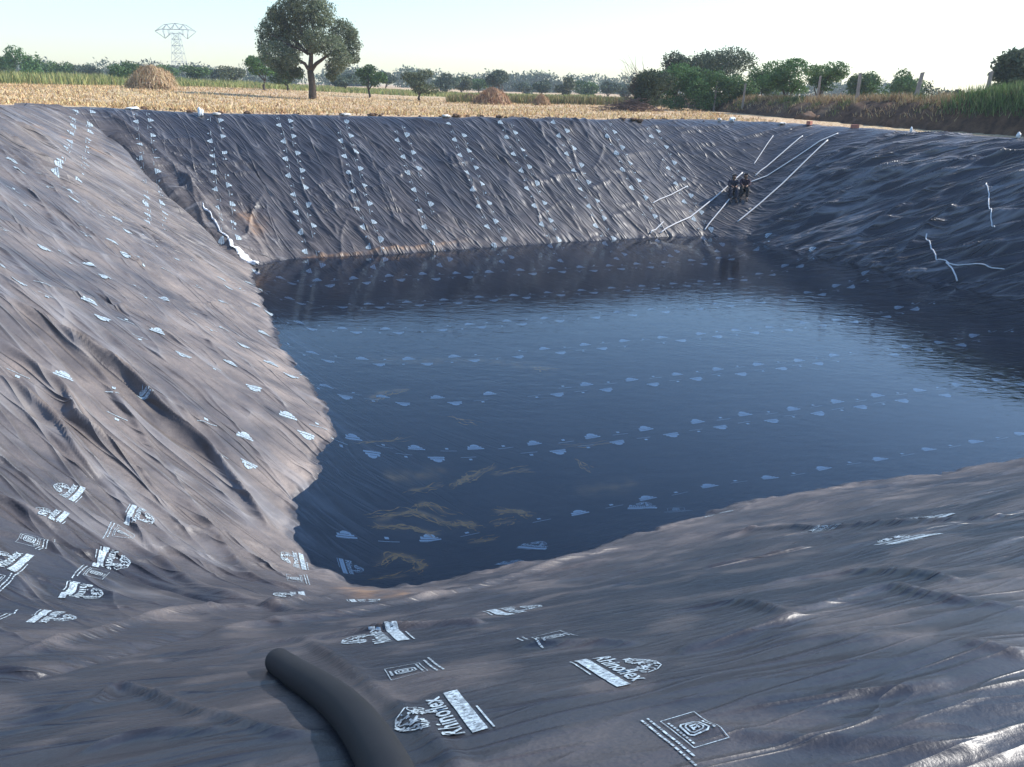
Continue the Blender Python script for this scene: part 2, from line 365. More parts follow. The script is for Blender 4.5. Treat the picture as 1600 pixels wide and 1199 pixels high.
def creases(n, a_rng, b_rng, ang, spread, L, h, wd, seed):
    """long thin creases scattered over one wall"""
    r = np.random.default_rng(seed)
    for _ in range(n):
        c = ab2xy(r.uniform(*a_rng), r.uniform(*b_rng)); t = math.radians((ang(c) if callable(ang) else ang)+r.normal(0, spread)); l = r.uniform(*L)
        k = np.linspace(-.5, .5, 5)[:, None]; d = np.array([math.cos(t), math.sin(t)]); nn = np.array([-d[1], d[0]])
        P = c+d*k*l+nn*(r.normal(0, .05*l)*(k*k*4)+r.normal(0, .02*l, (5, 1)))
        along(P, r.uniform(*h)*(1 if r.uniform() < .8 else -1), r.uniform(*wd), EX, True)
creases(90, (-8, 0), (9, 30), -30, 9, (1.5, 6), (.03, .10), (.05, .11), 1)
creases(70, (-7.5, 0), (28, 43), 25, 9, (2, 7), (.05, .13), (.07, .13), 2)
creases(170, (-2, 27), (36, 45), -42, 16, (1, 5), (.05, .14), (.07, .13), 3)
creases(45, (-2, 27), (35, 42), 25, 20, (.8, 2.5), (.05, .12), (.06, .10), 4)
creases(150, (26.0, 36), (20, 46), lambda c: float(np.interp(c@AU, [20, 28, 34, 42, 47], [-45, -30, -8, 12, 35])), 6, (3.5, 10), (.07, .19), (.10, .16), 5)
creases(70, (-2, 12), (2.8, 12), 14, 10, (.8, 3.2), (.015, .045), (.03, .05), 6)
creases(40, (-5, 0), (5, 12), 0, 14, (.8, 3), (.03, .08), (.04, .08), 8)
EX *= np.where(DW > 0, .35, 1); corner = smooth(fa, 20, 25)*smooth(fb, 34, 40); EX *= 1-.65*corner; D *= 1-.65*corner
edge_ = np.exp(-(DW/.55)**2)*(.07*fbm(XY[:, 0]*1.3, XY[:, 1]*1.3, 160, 4)+.05*np.maximum(0, noise(XY[:, 0]*.6, XY[:, 1]*2.4, 165)))
Z = Z0+D+EX+edge_+np.where(DR < 0, .015, 0)

# dust (red channel) and wet or dry soil (green channel) lying on the film
up_water = np.exp(-np.maximum(-DW, 0)/2.2)*(DW < 0)
nz = fbm(XY[:, 0]*.45, XY[:, 1]*.45, 40, 4); nz2 = fbm(XY[:, 0]*1.3, XY[:, 1]*2.2, 46, 4)
dust = wl*(.34+.30*up_water)*smooth(fb, 9.0, 12.5)+wl*.06*(1-smooth(fb, 9.0, 12.5))+wf*(.06+.20*up_water)+wr*(.05+.10*smooth(fb, 36, 44))+wn*(.085+.28*up_water)
dust = dust*(1+.55*nz+.3*nz2)+np.clip(D+EX-.03, 0, .08)*2.0*(wn+.2*wl)*(calm > .9)
dust = dust+wn*(.16*smooth(fbm(XY[:, 0]*.9+.4*XY[:, 1], XY[:, 1]*1.5-.5*XY[:, 0], 141, 5), .05, .6)-.05)
dust = np.where(DW > 0, .12+.06*nz, dust); dust = np.where(DR < .25, dust+.25*smooth(-DR, -.25, .3), dust)
soil = np.zeros(len(XY))
SOIL = [([(372,335),(398,352),(402,372)], .75, .55), ([(35,190),(90,212),(160,240),(222,275)], .5, .16), ([(470,404),(560,397),(640,389),(735,376)], .8, .10),
 ([(585,815),(650,800),(705,820)], .9, .05), ([(580,823),(640,825),(690,836)], .8, .05), ([(655,795),(665,785),(700,805)], .7, .05), ([(705,760),(720,752),(760,735),(775,728)], .7, .05),
 ([(640,766),(690,757)], .7, .04), ([(770,800),(815,800),(830,808)], .9, .08), ([(700,820),(735,818),(740,826)], .9, .07), ([(770,820),(800,815)], .7, .05), ([(590,882),(615,868),(640,872),(660,885),(650,895)], .8, .06),
 ([(575,625),(600,612),(640,608)], .45, .07), ([(770,742),(830,733)], .5, .04), ([(730,850),(775,843)], .6, .04), ([(580,905),(640,900)], .6, .05), ([(545,915),(590,930),(640,925)], .5, .22),
 ([(600,745),(700,735)], .3, .2), ([(560,560),(760,565),(880,580)], .22, .3), ([(900,770),(1000,755)], .2, .25)]
for p, s, wd in SOIL: along(p, min(1.3, s*3) if p[0][1] > 500 and p[0] != (545,915) else s*.55, wd*(1.05 if p[0][1] > 500 else .7), soil)
wet = smooth(Z-ZW, .03, .10+.05*nz2); dust = np.where(DW > 0, dust, dust*(.3+.7*wet))
soil = np.clip(soil*(.75+.9*noise(XY[:, 0]*3.1, XY[:, 1]*3.1, 71)), 0, 1)

keep = DR > -.55-.25*noise(XY[:, 0]*.9, XY[:, 1]*.9, 80)
keep |= (XY[:, 1] < 3) & (DR > -2.2) & (XY[:, 0] > -9) & (XY[:, 0] < 12)
Kg = keep.reshape(NB, NA); okq = Kg[:-1, :-1] & Kg[1:, :-1] & Kg[:-1, 1:] & Kg[1:, 1:]
jj, ii = np.nonzero(okq); v00 = jj*NA+ii
QUADS = np.stack([v00, v00+1, v00+1+NA, v00+NA], 1)
used = np.zeros(len(XY), bool); used[QUADS.ravel()] = True; remap = np.cumsum(used)-1
ZG = Z.reshape(NB, NA)
def surf(P):
    """height of the finished film at plan points"""
    P = np.asarray(P, float); a = P@AV; b = P@AU
    i = np.clip(np.searchsorted(ga, a)-1, 0, NA-2); j = np.clip(np.searchsorted(gb, b)-1, 0, NB-2)
    u = np.clip((a-ga[i])/(ga[i+1]-ga[i]), 0, 1); v = np.clip((b-gb[j])/(gb[j+1]-gb[j]), 0, 1)
    return ZG[j, i]*(1-u)*(1-v)+ZG[j, i+1]*u*(1-v)+ZG[j+1, i]*(1-u)*v+ZG[j+1, i+1]*u*v

# ------------------------------------------------------------------ the printing on the film: a brand mark and a standards mark in facing rows
def glyph_mesh(txt, h):
    c = bpy.data.curves.new('lettering', 'FONT'); c.body = txt; c.size = 1; c.resolution_u = 2; c.offset = .018
    o = bpy.data.objects.new('lettering', c); COL.objects.link(o); me = o.to_mesh()
    V = np.array([v.co[:2] for v in me.vertices]); P = [list(p.vertices) for p in me.polygons]
    o.to_mesh_clear(); bpy.data.objects.remove(o); bpy.data.curves.remove(c)
    V -= V.min(0); s = V.max(0); return V/s, P
def rect(x0, y0, x1, y1, n=1):
    xs = np.linspace(x0, x1, n+1); V = np.array([(x, y) for x in xs for y in (y0, y1)])
    return V, [[2*i, 2*i+2, 2*i+3, 2*i+1] for i in range(n)]
def merge(parts):
    V, P, o = [], [], 0
    for v, p in parts: V.append(v); P += [[i+o for i in f] for f in p]; o += len(v)
    return np.concatenate(V), P
def stroke(pts, wd):
    pts = np.array(pts, float); d = np.gradient(pts, axis=0); d /= np.linalg.norm(d, axis=1)[:, None]+1e-9; n = np.stack([-d[:, 1], d[:, 0]], 1)*wd/2
    V = np.concatenate([pts+n, pts-n]); k = len(pts); return V, [[i, i+k, i+k+1, i+1] for i in range(k-1)]
def brand_full():
    # width 1 (reading direction x), height about .72
    pr = [rect(0, .0, .52, .018, 8), rect(0, .06, 1, .115, 20), rect(0, .148, 1, .20, 20)]
    r = random.Random(3); x = .0
    while x < .98:
        e = min(1, x+r.uniform(.02, .07)); pr.append(rect(x, .115, e, .148, 2)); x = e+r.uniform(.006, .012)
    V, P = glyph_mesh('Rhinoflex', 1); pr.append((V*np.array([.92, .20])+np.array([.03, .25]), P))
    # emblem: a dome of brushy strokes over the name
    for i in range(46):
        a = r.uniform(0, math.pi); q_ = r.uniform(.15, 1)**.6; cx, cy = .52+.27*q_*math.cos(a), .46+.29*q_*math.sin(a)
        b = a+r.uniform(-1.2, 1.2)+1.57; l = r.uniform(.02, .055); k = r.uniform(-.025, .025)
        pr.append(stroke([(cx-l*math.cos(b), cy-l*math.sin(b)), (cx+k*math.sin(b), cy-k*math.cos(b)), (cx+l*math.cos(b), cy+l*math.sin(b))], r.uniform(.012, .024)))
    pr.append(stroke([(.25, .50), (.29, .62), (.38, .71), (.52, .75), (.66, .72), (.76, .62), (.79, .50)], .014))
    return merge(pr)
def brand_small():
    pr = [rect(0, .0, .6, .02, 2), rect(0, .06, 1, .20, 6)]
    pr.append(rect(.08, .25, .90, .40, 6)); pr += [rect(.08, .40, .2, .47), rect(.66, .40, .76, .46)]
    pr.append((np.array([(.24, .43), (.80, .43), (.74, .60), (.55, .72), (.40, .70), (.27, .58)]), [[0, 1, 2, 3, 4, 5]]))
    return merge(pr)
def mark_full():
    pr = []; r = random.Random(9)
    for y, x1 in ((0, 1.0), (.075, .86)):
        x = 0.
        while x < x1:
            e = min(x1, x+r.uniform(.02, .09)); pr.append(rect(x, y, e, y+.026, 2)); x = e+r.uniform(.008, .022)
    a, b, c, d, t = .12, .17, .74, .60, .009
    pr += [rect(a, b, c, b+t, 12), rect(a, d-t, c, d, 12), rect(a, b+t, a+t, d-t, 1), rect(c-t, b+t, c, d-t, 1)]
    cx, cy = .43, .385
    for s, wd in ((.115, .022), (.078, .018)):
        k = [(cx-s+.03, cy-s), (cx+s-.03, cy-s), (cx+s, cy-s+.03), (cx+s, cy+s-.03), (cx+s-.03, cy+s), (cx-s+.03, cy+s), (cx-s, cy+s-.03), (cx-s, cy-s+.03), (cx-s+.03, cy-s)]
        pr.append(stroke(k, wd))
    pr += [rect(cx-.045, cy-.04, cx-.02, cy+.045), rect(cx-.01, cy-.04, cx+.045, cy-.018), rect(cx-.01, cy+.022, cx+.045, cy+.045), rect(cx+.01, cy-.018, cx+.028, cy+.022)]
    for x in np.arange(.2, .66, .055): pr.append(rect(x, b+.035, x+.036, b+.06))
    for x in np.arange(.33, .55, .06): pr.append(rect(x, d-.06, x+.04, d-.032))
    return merge(pr)
def mark_small():
    return merge([rect(0, .02, 1, .06, 3), rect(.36, .25, .56, .45, 1)])
LOGO = {('b', 1): brand_full(), ('b', 0): brand_small(), ('m', 1): mark_full(), ('m', 0): mark_small()}
DV, DP = [], []; dofs = 0
def put(kind, xy, ang, size, detail=None, chance=0):
    """stamp one mark: xy plan position of the middle of its bar, ang reading direction (plan, degrees)"""
    global dofs
    if RNG.uniform() < chance: return
    xy = np.asarray(xy, float)[:2]; dist = math.hypot(*xy); V, P = LOGO[(kind, (1 if dist < 12.5 else 0) if detail is None else detail)]
    c, s = math.cos(math.radians(ang)), math.sin(math.radians(ang)); ex, ey = np.array([c, s]), np.array([-s, c])
    # shrink along the fall line so that the mark keeps its true size on the sloping film
    e = .25; gx = (surf(xy[None]+e*ex)-surf(xy[None]-e*ex))[0]/(2*e); gy = (surf(xy[None]+e*ey)-surf(xy[None]-e*ey))[0]/(2*e)
    X = ((V[:, :1]-.5)*size/math.sqrt(1+gx*gx))*ex+(V[:, 1:]*size/math.sqrt(1+gy*gy))*ey+xy
    z = surf(X); m = sdist(X[:1], R)[0]
    if m < .15: return
    z = z+(.0055 if dist < 8 else .010 if dist < 18 else .022)
    DV.append(np.column_stack([X, z])); DP.extend([[i+dofs for i in p] for p in P]); dofs += len(V)
def pair_row(p0, p1, step=.74, off=.13, size=.55, start=0, left=True, right=True, jit=.05, chance=.08):
    """a welded seam from plan point p0 to p1 with a row of marks on each side, their bars turned to the seam"""
    p0, p1 = np.asarray(p0, float), np.asarray(p1, float); d = p1-p0; L = np.linalg.norm(d); d /= L; n = np.array([-d[1], d[0]]); a = math.degrees(math.atan2(d[1], d[0]))
    for side, on, sh in ((1, left, 0), (-1, right, .37)):
        if not on: continue
        x = sh+start; i = 0
        while x < L:
            pos = p0+d*x+n*side*off+RNG.uniform(-jit, jit, 2); g = abs(surf((pos+.3*d)[None])[0]-surf((pos-.3*d)[None])[0])/.6
            put('bm'[i % 2], pos, a+(0 if side > 0 else 180)+RNG.uniform(-4, 4), size*RNG.uniform(.93, 1.04), None, chance)
            x += step/math.sqrt(1+g*g); i += 1
u_ang, v_ang = math.degrees(A0)+90, math.degrees(A0)
# nearest marks, one by one: picture position of the bar's middle, reading direction
NEARM = [('b',(747,1110),u_ang,.54),('b',(920,1056),u_ang-180,.54),('m',(682,1042),u_ang-2,.5),('b',(636,997),u_ang,.66),('m',(1040,1165),u_ang-178,.42),('b',(768,962),u_ang-180,.62),('m',(826,1005),u_ang-180,.5),
 ('b',(102,813),u_ang-10,0.55),('m',(74,850),u_ang-9,0.52),('b',(44,884),u_ang-8,0.57),('m',(16,912),u_ang-8,0.52),('b',(196,800),u_ang-188,0.55),('m',(168,828),u_ang-188,0.52),('b',(148,867),u_ang-187,0.57),('m',(122,892),u_ang-187,0.52),('b',(98,922),u_ang-186,0.57),('b',(50,965),u_ang-186,0.52),('m',(10,968),u_ang-8,.6),
 ('b',(128,775),u_ang-10,0.52),('b',(480,883),u_ang,.6),('m',(482,907),u_ang,.55),('b',(482,930),u_ang,.6),('b',(530,885),u_ang-180,.6),('b',(545,938),u_ang-180,.55),
 ('b',(1440,845),v_ang+2,.62),('b',(1470,808),v_ang,.5),('m',(1305,828),v_ang,.6),('b',(1003,797),v_ang-35,.6),('b',(790,882),v_ang-60,.55),('m',(1060,800),v_ang-30,.55),('b',(828,860),v_ang-50,.6),('b',(1125,806),v_ang-20,.5)]
for k, p, a, s in NEARM: put(k, hit(*p)[:2], a, s, 1)
# far wall: seams run up the slope
for i, a in enumerate([-5.4, -2.9, .48, 3.95, 6.85, 9.9, 13.05, 16.1, 19.2, 22.3, 25.2]):
    b1 = 45.6-.06*a; b0 = {0: 30.5, 1: 31.5, 2: 36.0}.get(i, 35.2)
    pair_row(ab2xy(a+(.9 if i < 2 else 0), b0), ab2xy(a, b1), .68, .20, .38, start=.2)
# pond bottom: seams run across; they climb the left wall slightly displaced
for i, b in enumerate([12.62, 16.45, 20.05, 23.7, 27.3, 30.9, 34.3]):
    pair_row(ab2xy(.9 if i else 1.6, b), ab2xy(27.5, b), .79, .16, .42, left=True, right=i > 0, start=.1)
for b in [14.85, 18.3, 21.8, 25.2, 28.6]:
    pair_row(ab2xy(-7.6, b+.35), ab2xy(.6, b-.2), .86, .30, .36, start=.3, jit=.16, chance=.25)
DV = np.concatenate(DV)
n3 = {}
for p in DP: n3.setdefault(len(p), []).append(p)
base_n = int(used.sum()); polys = [remap[QUADS]]; mi = [np.zeros(len(QUADS))]
for k in n3: polys.append(np.array(n3[k])+base_n); mi.append(1+(DV[np.array(n3[k])[:, 0], 2] < ZW-.05))
LV = np.concatenate([np.column_stack([XY, Z])[used], DV]); LC = np.zeros((len(LV), 3)); LC[:base_n, 0] = np.clip(dust, 0, 1)[used]; LC[:base_n, 1] = soil[used]
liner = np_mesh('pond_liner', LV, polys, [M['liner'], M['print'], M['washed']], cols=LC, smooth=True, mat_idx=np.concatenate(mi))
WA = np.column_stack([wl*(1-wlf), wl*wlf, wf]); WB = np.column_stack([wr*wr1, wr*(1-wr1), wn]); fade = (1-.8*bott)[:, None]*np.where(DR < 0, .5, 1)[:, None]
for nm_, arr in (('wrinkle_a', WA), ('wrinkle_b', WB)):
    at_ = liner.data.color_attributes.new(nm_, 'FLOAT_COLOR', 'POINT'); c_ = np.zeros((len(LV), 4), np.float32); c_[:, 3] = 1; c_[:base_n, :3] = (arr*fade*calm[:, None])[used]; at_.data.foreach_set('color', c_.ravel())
tag(liner, 'wrinkled black plastic sheet with rows of white printed marks lining the whole pit', 'pond liner')

# ------------------------------------------------------------------ water
cw = W.mean(0); n = len(W); Wn = []
for i in range(n):
    t = W[(i+1) % n]-W[i-1]; t /= np.linalg.norm(t); Wn.append(W[i]+np.array([t[1], -t[0]])*(.9 if (np.array([t[1], -t[0]])@(W[i]-cw)) > 0 else -.9))
Wn = np.array(Wn)
wo_ = np_mesh('water', np.column_stack([Wn, np.full(n, ZW)]), np.array([list(range(n))]), M['water']); tag(wo_, kind='structure')

# ------------------------------------------------------------------ ground: one sheet from under the rim to the horizon
def terrain(x, y):
    z = .85*smooth(-x, 8, 45)*smooth(y, 10, 60)-.10
    return z+.12*fbm(x*.03, y*.03, 20, 3)
rp = []
for i in range(len(R)):
    A, B = R[i], R[(i+1) % len(R)]; L = np.hypot(*(B-A)[:2]); k = max(1, int(L/.35))
    for j in range(k): rp.append(A+(B-A)*j/k)
rp = np.array(rp); nr = len(rp); tg = np.roll(rp[:, :2], -4, 0)-np.roll(rp[:, :2], 4, 0); tg /= np.linalg.norm(tg, axis=1)[:, None]
nm = np.stack([tg[:, 1], -tg[:, 0]], 1)
if ((rp[:, :2]-rp[:, :2].mean(0))*nm).sum() < 0: nm = -nm
for _ in range(6): nm = (np.roll(nm, 1, 0)+nm+np.roll(nm, -1, 0)); nm /= np.linalg.norm(nm, axis=1)[:, None]
RG = [-.5, -.15, .1, .25, .38, .5, .62, .76, .9, 1.05, 1.2, 1.4, 1.6, 1.9, 2.2, 2.6, 3, 3.5, 4, 4.7, 5.5, 6.5, 8, 10, 12, 15, 18, 22, 27, 33, 40, 50, 62, 78, 98, 125, 165, 230, 340, 520, 900, 1800, 5000]
GV = []
for d in RG:
    P = rp[:, :2]+nm*d; f = smooth(np.full(nr, d), 1.5, 14); z = rp[:, 2]*(1-f)+terrain(P[:, 0], P[:, 1])*f
    if d < 0: z = z-.35
    elif d < .2: z = z-.12
    else:
        a = min(1, (d-.2)/.6); nr_ = smooth(-P[:, 1]+.36*P[:, 0], -9, -3)
        z = z-.10+a*.13*(1-nr_)-.25*nr_*a+(.07*fbm(P[:, 0]*1.7, P[:, 1]*1.7, 30, 4)*(1-nr_) if d < 14 else 0)
    GV.append(np.column_stack([P, z]))
m = len(RG); GV = np.concatenate(GV); idx = np.arange(m*nr).reshape(m, nr)
GQ = np.stack([idx[:-1].ravel(), np.roll(idx, -1, 1)[:-1].ravel(), np.roll(idx, -1, 1)[1:].ravel(), idx[1:].ravel()], 1)
g = np_mesh('ground', GV, GQ, M['ground'], smooth=True); tag(g, kind='structure')

# streaks of pale silt and straw lying on the pond bottom
SV, SQ, so = [], [], 0
def ribbon(pts, wd, reps=1):
    global so
    for _ in range(reps):
        jit_ = [(x+RNG.normal(0, 7*(reps > 1)), y+RNG.normal(0, 3.5*(reps > 1))) for x, y in pts]; P = hits(jit_)[:, :2]; n = 40; t = np.linspace(0, len(P)-1, n); i = np.clip(t.astype(int), 0, len(P)-2); f = (t-i)[:, None]; Q = P[i]*(1-f)+P[i+1]*f
        Q = Q+.10*np.column_stack([noise(t*3+so, t*0+1.3, 3), noise(t*3+so, t*0+4.7, 4)]); d = np.gradient(Q, axis=0); d /= np.linalg.norm(d, axis=1)[:, None]+1e-9; nn = np.column_stack([-d[:, 1], d[:, 0]])
        w_ = wd*np.clip(.45+1.3*noise(t*5+so*.1, t*0, 6), .06, 1.3)*np.sin(np.linspace(.15, 3.0, n)); a, b = Q+nn*w_[:, None], Q-nn*w_[:, None]
        SV.extend([np.column_stack([a, surf(a)+.012]), np.column_stack([b, surf(b)+.012])]); k = so+np.arange(n-1); SQ.append(np.column_stack([k, k+1, k+1+n, k+n])); so += 2*n
for pts, wd, r_ in [([(572,808),(650,800),(710,822)], .05, 4), ([(580,823),(640,825),(690,838)], .07, 3), ([(648,798),(664,785),(702,806)], .06, 2), ([(640,766),(690,757)], .04, 3), ([(705,762),(722,752),(742,744),(775,728)], .06, 3), ([(715,755),(728,748)], .10, 2), ([(770,800),(815,799),(832,806)], .07, 4), ([(690,818),(735,818),(742,826)], .06, 4),
 ([(775,822),(802,814)], .05, 2), ([(590,884),(612,868),(640,872)], .05, 3), ([(640,872),(662,884),(650,898)], .06, 3), ([(575,905),(640,900)], .04, 3), ([(578,625),(600,613),(642,608)], .06, 3), ([(770,742),(832,733)], .04, 2), ([(740,850),(775,842)], .05, 2), ([(560,690),(640,684)], .04, 2), ([(700,655),(745,664)], .06, 2), ([(900,720),(925,736)], .05, 2), ([(835,580),(850,577)], .08, 2), ([(880,700),(960,690)], .03, 2)]: ribbon(pts, wd*.5, r_+2)
tag(np_mesh('silt', np.concatenate(SV), np.concatenate(SQ), simple('orange_silt', (.72, .38, .13), .9, .3, 12, .4)), kind='stuff')

# raised earth bank beyond the right-hand rim
BC = np.array([(38.6,13,1.7),(33.8,26,1.75),(29.8,38.2,1.72),(27.3,44.8,1.6),(25.4,49.6,1.45),(23.7,55.5,1.25),(22.2,63,1.1),(20.6,73,1.0),(19.2,83,.9),(17.8,96,.7),(15.5,118,.2)])
BT = np.linspace(0, len(BC)-1, 260); BI = np.clip(BT.astype(int), 0, len(BC)-2); BF = (BT-BI)[:, None]; BP = BC[BI]*(1-BF)+BC[BI+1]*BF
for _ in range(12): BP[1:-1] = (BP[:-2]+2*BP[1:-1]+BP[2:])/4
bt = np.gradient(BP[:, :2], axis=0); bt /= np.linalg.norm(bt, axis=1)[:, None]; bn = np.stack([-bt[:, 1], bt[:, 0]], 1)
if bn[50, 0] > 0: bn = -bn                                        # towards the pit
BS = np.linspace(-1, 1, 41)
def bank_h(s): return np.clip((1-np.abs(s)**2.4), 0, 1)
bv = []
for s in BS:
    P = BP[:, :2]+bn*(s*2.5); z = -.25+(BP[:, 2]+.25)*bank_h(s)+(.16*fbm(P[:, 0]*.9, P[:, 1]*.9, 33, 4)+.05*fbm(P[:, 0]*3.5, P[:, 1]*3.5, 35, 3))*(1-abs(s)**6)
    bv.append(np.column_stack([P, z]))
bv = np.array(bv); nb_ = bv.shape[1]; idx = np.arange(41*nb_).reshape(41, nb_)
BQ = np.stack([idx[:-1, :-1].ravel(), idx[:-1, 1:].ravel(), idx[1:, 1:].ravel(), idx[1:, :-1].ravel()], 1)
bk = np_mesh('earth_bank', bv.reshape(-1, 3), BQ, M['bank'], smooth=True); tag(bk, kind='structure')
BZ = bv
def bank_top(x, y):
    """height of the bank or the ground at a plan point"""
    d = np.hypot(BZ[:, :, 0]-x, BZ[:, :, 1]-y); k = np.unravel_index(np.argmin(d), d.shape)
    t = float(terrain(np.array([x]), np.array([y]))[0])
    return max(t, float(BZ[k][2])) if d[k] < .6 else t

# ------------------------------------------------------------------ blades: stubble, crop, grass
def blades(name, P, h, wd, lean, cols, mat, kind='stuff', parent=None, origin=None):
    """P (n,3) feet; one bent blade each (two quads worth of triangles)"""
    n = len(P); h = np.broadcast_to(h, n); az = RNG.uniform(0, 2*math.pi, n); ln = RNG.uniform(.2, 1, n)*lean; fz = RNG.uniform(0, 2*math.pi, n)
    d = np.stack([np.cos(az)*np.sin(ln), np.sin(az)*np.sin(ln), np.cos(ln)], 1)*h[:, None]; s = np.stack([np.cos(fz), np.sin(fz), np.zeros(n)], 1)*np.broadcast_to(wd, n)[:, None]/2
    mid = P+d*.55+np.array([0, 0, .04])*h[:, None]; tip = P+d
    V = np.stack([P-s, P+s, mid+s*.8, mid-s*.8, tip], 1).reshape(-1, 3); k = np.arange(n)*5
    C = np.repeat(cols, 5, 0)
    o = np_mesh(name, V, [np.stack([k, k+1, k+2, k+3], 1), np.stack([k+3, k+2, k+4], 1)], mat, cols=C, parent=parent, origin=origin)
    return o
def pal(n, cols, var=.2):
    c = np.array(cols)[RNG.integers(0, len(cols), n)]; return np.clip(c*RNG.uniform(1-var, 1+var, (n, 1))*RNG.uniform(.93, 1.07, (n, 3)), 0, 1)
# straw stubble on the field beyond the far rim
n = 90000
Y = 42*np.exp(RNG.uniform(0, 1, n)*math.log(125/42)); X = Y*RNG.uniform(-.72, .40, n)
P2 = np.column_stack([X, Y]); dd = sdist(P2, R); ok = (dd < -.45) & (X < 16.5-.02*(Y-60)); P2, dd = P2[ok], dd[ok]
ok = (noise(P2[:, 0]*.35, P2[:, 1]*.35, 91)+.6*noise(P2[:, 0]*1.3, P2[:, 1]*1.3, 92)) > -.35; P2, dd = P2[ok], dd[ok]
f = smooth(-dd, 1.5, 14); zz = rimz(P2)*(1-f)+terrain(P2[:, 0], P2[:, 1])*f
tag(blades('straw_stubble', np.column_stack([P2, zz]), RNG.uniform(.08, .34, len(P2)), RNG.uniform(.03, .10, len(P2)), 1.35, pal(len(P2), [(.68, .49, .26), (.72, .55, .32), (.58, .39, .19), (.48, .30, .15), (.60, .46, .22), (.28, .17, .09)]), M['straw']), kind='stuff')
# standing crop on the left, thinning out along the far edge of the field
n = 46000
Y = RNG.uniform(96, 175, n); X = RNG.uniform(-135, 30, n); edge = 100+np.maximum(0, X+75)*.62
ok = (Y > edge) & (X < Y*.1); X, Y = X[ok], Y[ok]
hh = (1.75-1.05*smooth(X, -75, -35))*RNG.uniform(.65, 1.15, len(X))*(1+.25*noise(X*.12, Y*.12, 95))
tag(blades('crop', np.column_stack([X, Y, terrain(X, Y)]), hh, RNG.uniform(.10, .22, len(X)), .55, pal(len(X), [(.30, .30, .10), (.22, .26, .08), (.38, .34, .14), (.16, .20, .07)]), M['leaf']), kind='stuff')
n = 9000
X = RNG.uniform(-8, 17, n); Y = 92+RNG.uniform(0, 9, n)-.12*X
tag(blades('dry_crop', np.column_stack([X, Y, terrain(X, Y)]), RNG.uniform(.5, 1.1, n), RNG.uniform(.08, .16, n), .5, pal(n, [(.25, .19, .09), (.34, .27, .13), (.16, .15, .06), (.22, .22, .08)]), M['straw']), kind='stuff')
# dry grass and weeds on the bank
n = 44000
k = RNG.integers(0, nb_, n); s = np.clip(RNG.normal(-.12, .42, n), -1.0, .82); j = np.clip(((s+1)/2*40), 0, 39.99); j0 = j.astype(int); fj = (j-j0)[:, None]
Pb = BZ[j0, k]*(1-fj)+BZ[j0+1, k]*fj; Pb = Pb+np.column_stack([RNG.uniform(-.15, .15, (n, 2)), np.full(n, -.03)])
gr = noise(Pb[:, 0]*.5, Pb[:, 1]*.5, 97)
ok = ((gr > -.25) | (s < .1)) & (s < np.where(Pb[:, 1] > 46.5, .9, .35)) & (Pb[:, 1] > 41); Pg, gg, sg = Pb[ok], gr[ok], s[ok]
c = np.where((gg > .22)[:, None], pal(len(Pg), [(.13, .16, .05), (.20, .20, .08)]), pal(len(Pg), [(.42, .31, .17), (.34, .23, .12), (.26, .17, .09), (.46, .36, .2)]))
tag(blades('dry_grass', Pg, RNG.uniform(.2, .7, len(Pg))*(1-.35*(sg > .35)), RNG.uniform(.025, .06, len(Pg)), .8, c, M['straw']), kind='stuff')
n = 24000
k = RNG.integers(0, nb_, n*4); Pq = BZ[np.clip((RNG.normal(-.02, .34, n*4)*20+20), 1, 34).astype(int), k]+np.column_stack([RNG.uniform(-.2, .2, (n*4, 2)), np.full(n*4, -.05)])
ok = (Pq[:, 1] < 47.3+RNG.uniform(-2.2, 1.4, n*4)) & (Pq[:, 1] > 31); Pq = Pq[ok][:n]
tag(blades('green_grass', Pq, RNG.uniform(.4, 1.15, len(Pq)), RNG.uniform(.025, .05, len(Pq)), .7, pal(len(Pq), [(.10, .17, .05), (.14, .22, .07), (.08, .12, .04), (.24, .27, .12)]), M['leaf']), kind='stuff')

# ------------------------------------------------------------------ trees
def tube(pts, rad, k=7):
    pts = np.asarray(pts, float); n = len(pts); d = np.gradient(pts, axis=0); d /= np.linalg.norm(d, axis=1)[:, None]+1e-9
    a = np.cross(d, [.31, .2, .93]); a /= np.linalg.norm(a, axis=1)[:, None]+1e-9; b = np.cross(d, a)
    t = np.linspace(0, 2*math.pi, k, endpoint=False); rad = np.broadcast_to(rad, n)
    V = pts[:, None]+rad[:, None, None]*(np.cos(t)[None, :, None]*a[:, None]+np.sin(t)[None, :, None]*b[:, None])
    i = np.arange(n*k).reshape(n, k); Q = np.stack([i[:-1].ravel(), np.roll(i, -1, 1)[:-1].ravel(), np.roll(i, -1, 1)[1:].ravel(), i[1:].ravel()], 1)
    V = V.reshape(-1, 3); V = np.concatenate([V, pts[:1], pts[-1:]])
    c0 = np.stack([i[0], np.full(k, n*k), np.roll(i[0], -1)], 1)[:, [1, 2, 0]]; c1 = np.stack([i[-1], np.roll(i[-1], -1), np.full(k, n*k+1)], 1)
    return V, Q, np.concatenate([c0, c1])
def tubes(name, lst, mat, parent, k=6):
    Vs, Qs, Ts, o = [], [], [], 0
    for p, r in lst:
        v, q_, t = tube(p, r, k); Vs.append(v); Qs.append(q_+o); Ts.append(t+o); o += len(v)
    return np_mesh(name, np.concatenate(Vs), [np.concatenate(Qs), np.concatenate(Ts)], mat, parent, smooth=True)
def bent(p, q_, bow, n=7):
    p, q_ = np.asarray(p, float), np.asarray(q_, float); t = np.linspace(0, 1, n)[:, None]
    o = RNG.normal(0, bow, 3); o[2] = abs(o[2])*.6; return p+(q_-p)*t+o*np.sin(t*math.pi)+RNG.normal(0, bow*.15, (n, 3))*np.sin(t*math.pi)
